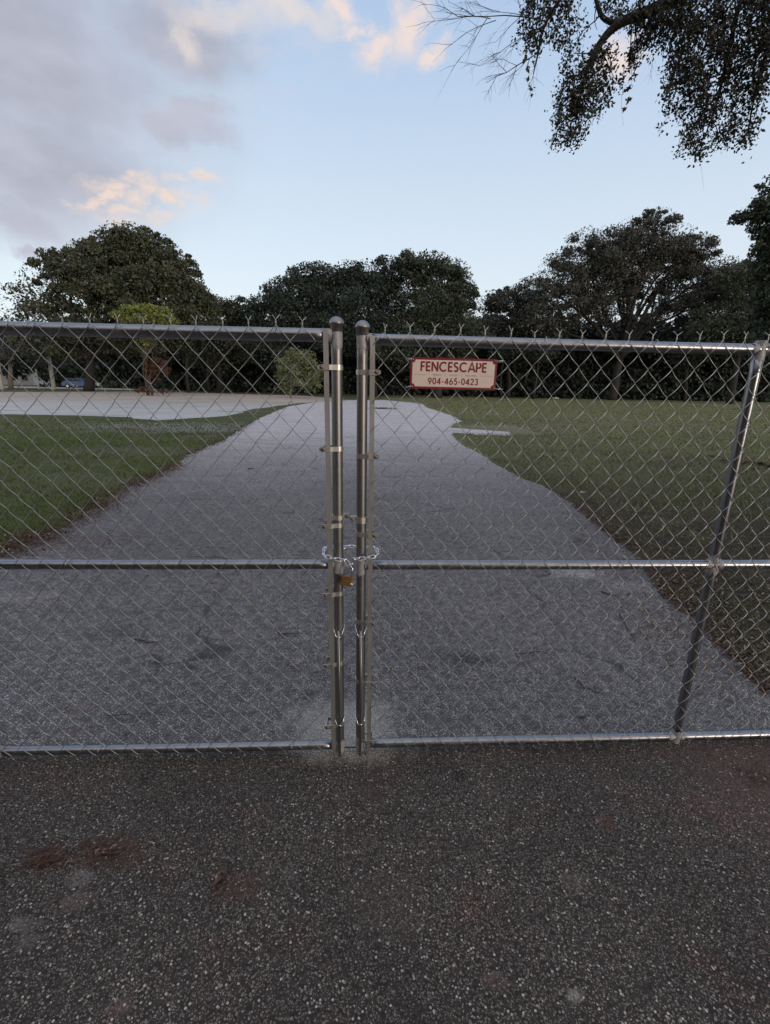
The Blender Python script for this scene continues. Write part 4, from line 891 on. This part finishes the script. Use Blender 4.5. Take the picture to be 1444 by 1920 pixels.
# ------------------------------------------------------------------ small things on the ground
def stone(px, py, s, label, m=M_PALE):
    g = np.random.default_rng(int(px)); c = gp(px, py); mb = MB(); P = []
    for (r, z) in ((.5, 0), (.95, .15), (1, .4), (.7, .75), (.25, .9)): P.append((r*s, z*s*.6))
    mb.lathe(P, (0, 0, 0), 'z', 9); V = mb.v[0]; mb.v[0] = V*(1+g.normal(size=V.shape)*.08)
    o = mb.build('stone', m); o.location = (c[0], c[1], 0.0); tag(o, label, 'stone')
stone(1042, 748, .45, 'pale rock on the far lawn below the large spreading oak', M_ROAD); stone(1092, 924, .045, 'small white stone in the grass beside the driveway curve', M_ROAD); stone(1430, 740, .3, 'pale stone at the far lawn edge by the right frame', M_ROAD)
def twigobj(pts, r, label, z=.010, m=M_TWIG):
    P = np.array([(*gp(x, y), z) for x, y in pts]); b0 = P[0].copy(); b0[2] = 0; g = np.random.default_rng(abs(int(pts[0][0]))); out = []
    for i in range(len(P)-1):
        for t_ in np.linspace(0, 1, 4, endpoint=False): out.append(P[i]+(P[i+1]-P[i])*t_+np.r_[g.normal(size=2)*r*.8, abs(g.normal())*r*.5])
    out.append(P[-1]); mb = MB().tube(np.array(out)-b0, np.linspace(r, r*.4, len(out)), 6); o = mb.build('twig', m, None, True); o.location = tuple(b0); tag(o, label, 'twig', 'twigs lying on the paving')
twigobj([(-30, 1655), (20, 1640), (60, 1622), (110, 1615), (138, 1600)], .0035, 'long dark twig running in from the left edge of the apron')
twigobj([(522, 1190), (545, 1192), (558, 1189)], .006, 'short black twig on the driveway left of the posts', .012)
twigobj([(253, 1202), (275, 1207), (297, 1208)], .006, 'black twig on the driveway at left, beyond the gate', .012)
twigobj([(1076, 1276), (1095, 1290), (1112, 1300), (1130, 1304)], .0045, 'curved dark twig on the driveway behind the right leaf', .012)
twigobj([(1128, 1112), (1145, 1118), (1160, 1120)], .006, 'short dark twig near the right bend of the driveway', .012)
twigobj([(1085, 1350), (1108, 1342)], .004, 'small dark twig just behind the right bottom rail', .012)
twigobj([(1160, 1152), (1175, 1180), (1190, 1205)], .004, 'crooked dark twig beside the right verge', .012)
twigobj([(965, 1230), (1010, 1225), (1040, 1232)], .004, 'thin dark twig right of the oval stain', .012)
twigobj([(465, 882), (480, 879)], .012, 'dark twig fragment far up the left part of the driveway', .02)
twigobj([(200, 1345), (300, 1340)], .002, 'hair-thin twig behind the left bottom rail', .01)
def debris(px, py, n, rx, ry, label, m, seed, lo=.006, hi=.03, asp=.14):
    g = np.random.default_rng(seed); c0 = gp(px, py); a = abs(gp(px+rx, py)[0]-c0[0]); b_ = abs(gp(px, py-ry)[1]-c0[1]); q = g.normal(size=(n, 2))*.5
    c = np.stack([q[:, 0]*a, q[:, 1]*b_, .008+g.random(n)*.010], 1); s = g.uniform(lo, hi, n); th = g.normal(size=n)*.5+.55
    u = np.stack([np.cos(th)*s, np.sin(th)*s, g.normal(size=n)*s*.15], 1); v = np.stack([-np.sin(th)*s*asp, np.cos(th)*s*asp, g.normal(size=n)*s*asp*.3], 1)
    o = quads('leaf_debris', np.stack([c-u, c-v, c+u, c+v], 1), m); o.location = (c0[0], c0[1], .006); tag(o, label, 'leaf debris', kind='stuff')
debris(95, 1610, 150, 38, 20, 'tuft of red-brown pine needles and bark at lower left', L_LITR, 1)
debris(195, 1595, 90, 45, 22, 'crumbled red-brown bark right of the needle tuft', L_LITR, 2, .004, .018, .4)
debris(412, 1650, 24, 10, 22, 'small dark strip of bark crumbs in the lower middle', L_LITR, 3, .006, .016, .4)
debris(1425, 1460, 60, 40, 20, 'reddish leaf crumbs on the apron at the right edge', L_LITR, 4, .005, .014, .5)
debris(1405, 868, 160, 40, 12, 'pile of red-brown leaves on the grass at the right edge', L_LITR, 6, .04, .10, .5)
debris(722, 766, 40, 26, 1.5, 'flat dark heap of wet leaves near the far end of the driveway', M_BOLT, 7, .10, .30, .4)
debris(180, 1020, 260, 120, 22, 'brown leaf crumbs blown over the paving beside the left litter drift', L_LITR, 8, .008, .02, .4)
debris(1250, 1200, 220, 110, 60, 'brown leaf crumbs on the paving beside the right verge', L_LIT, 9, .006, .016, .4)
debris(880, 1236, 60, 45, 8, 'dark leaf fragments lying in the oval stain behind the right leaf', M_BOLT, 10, .005, .014, .4)
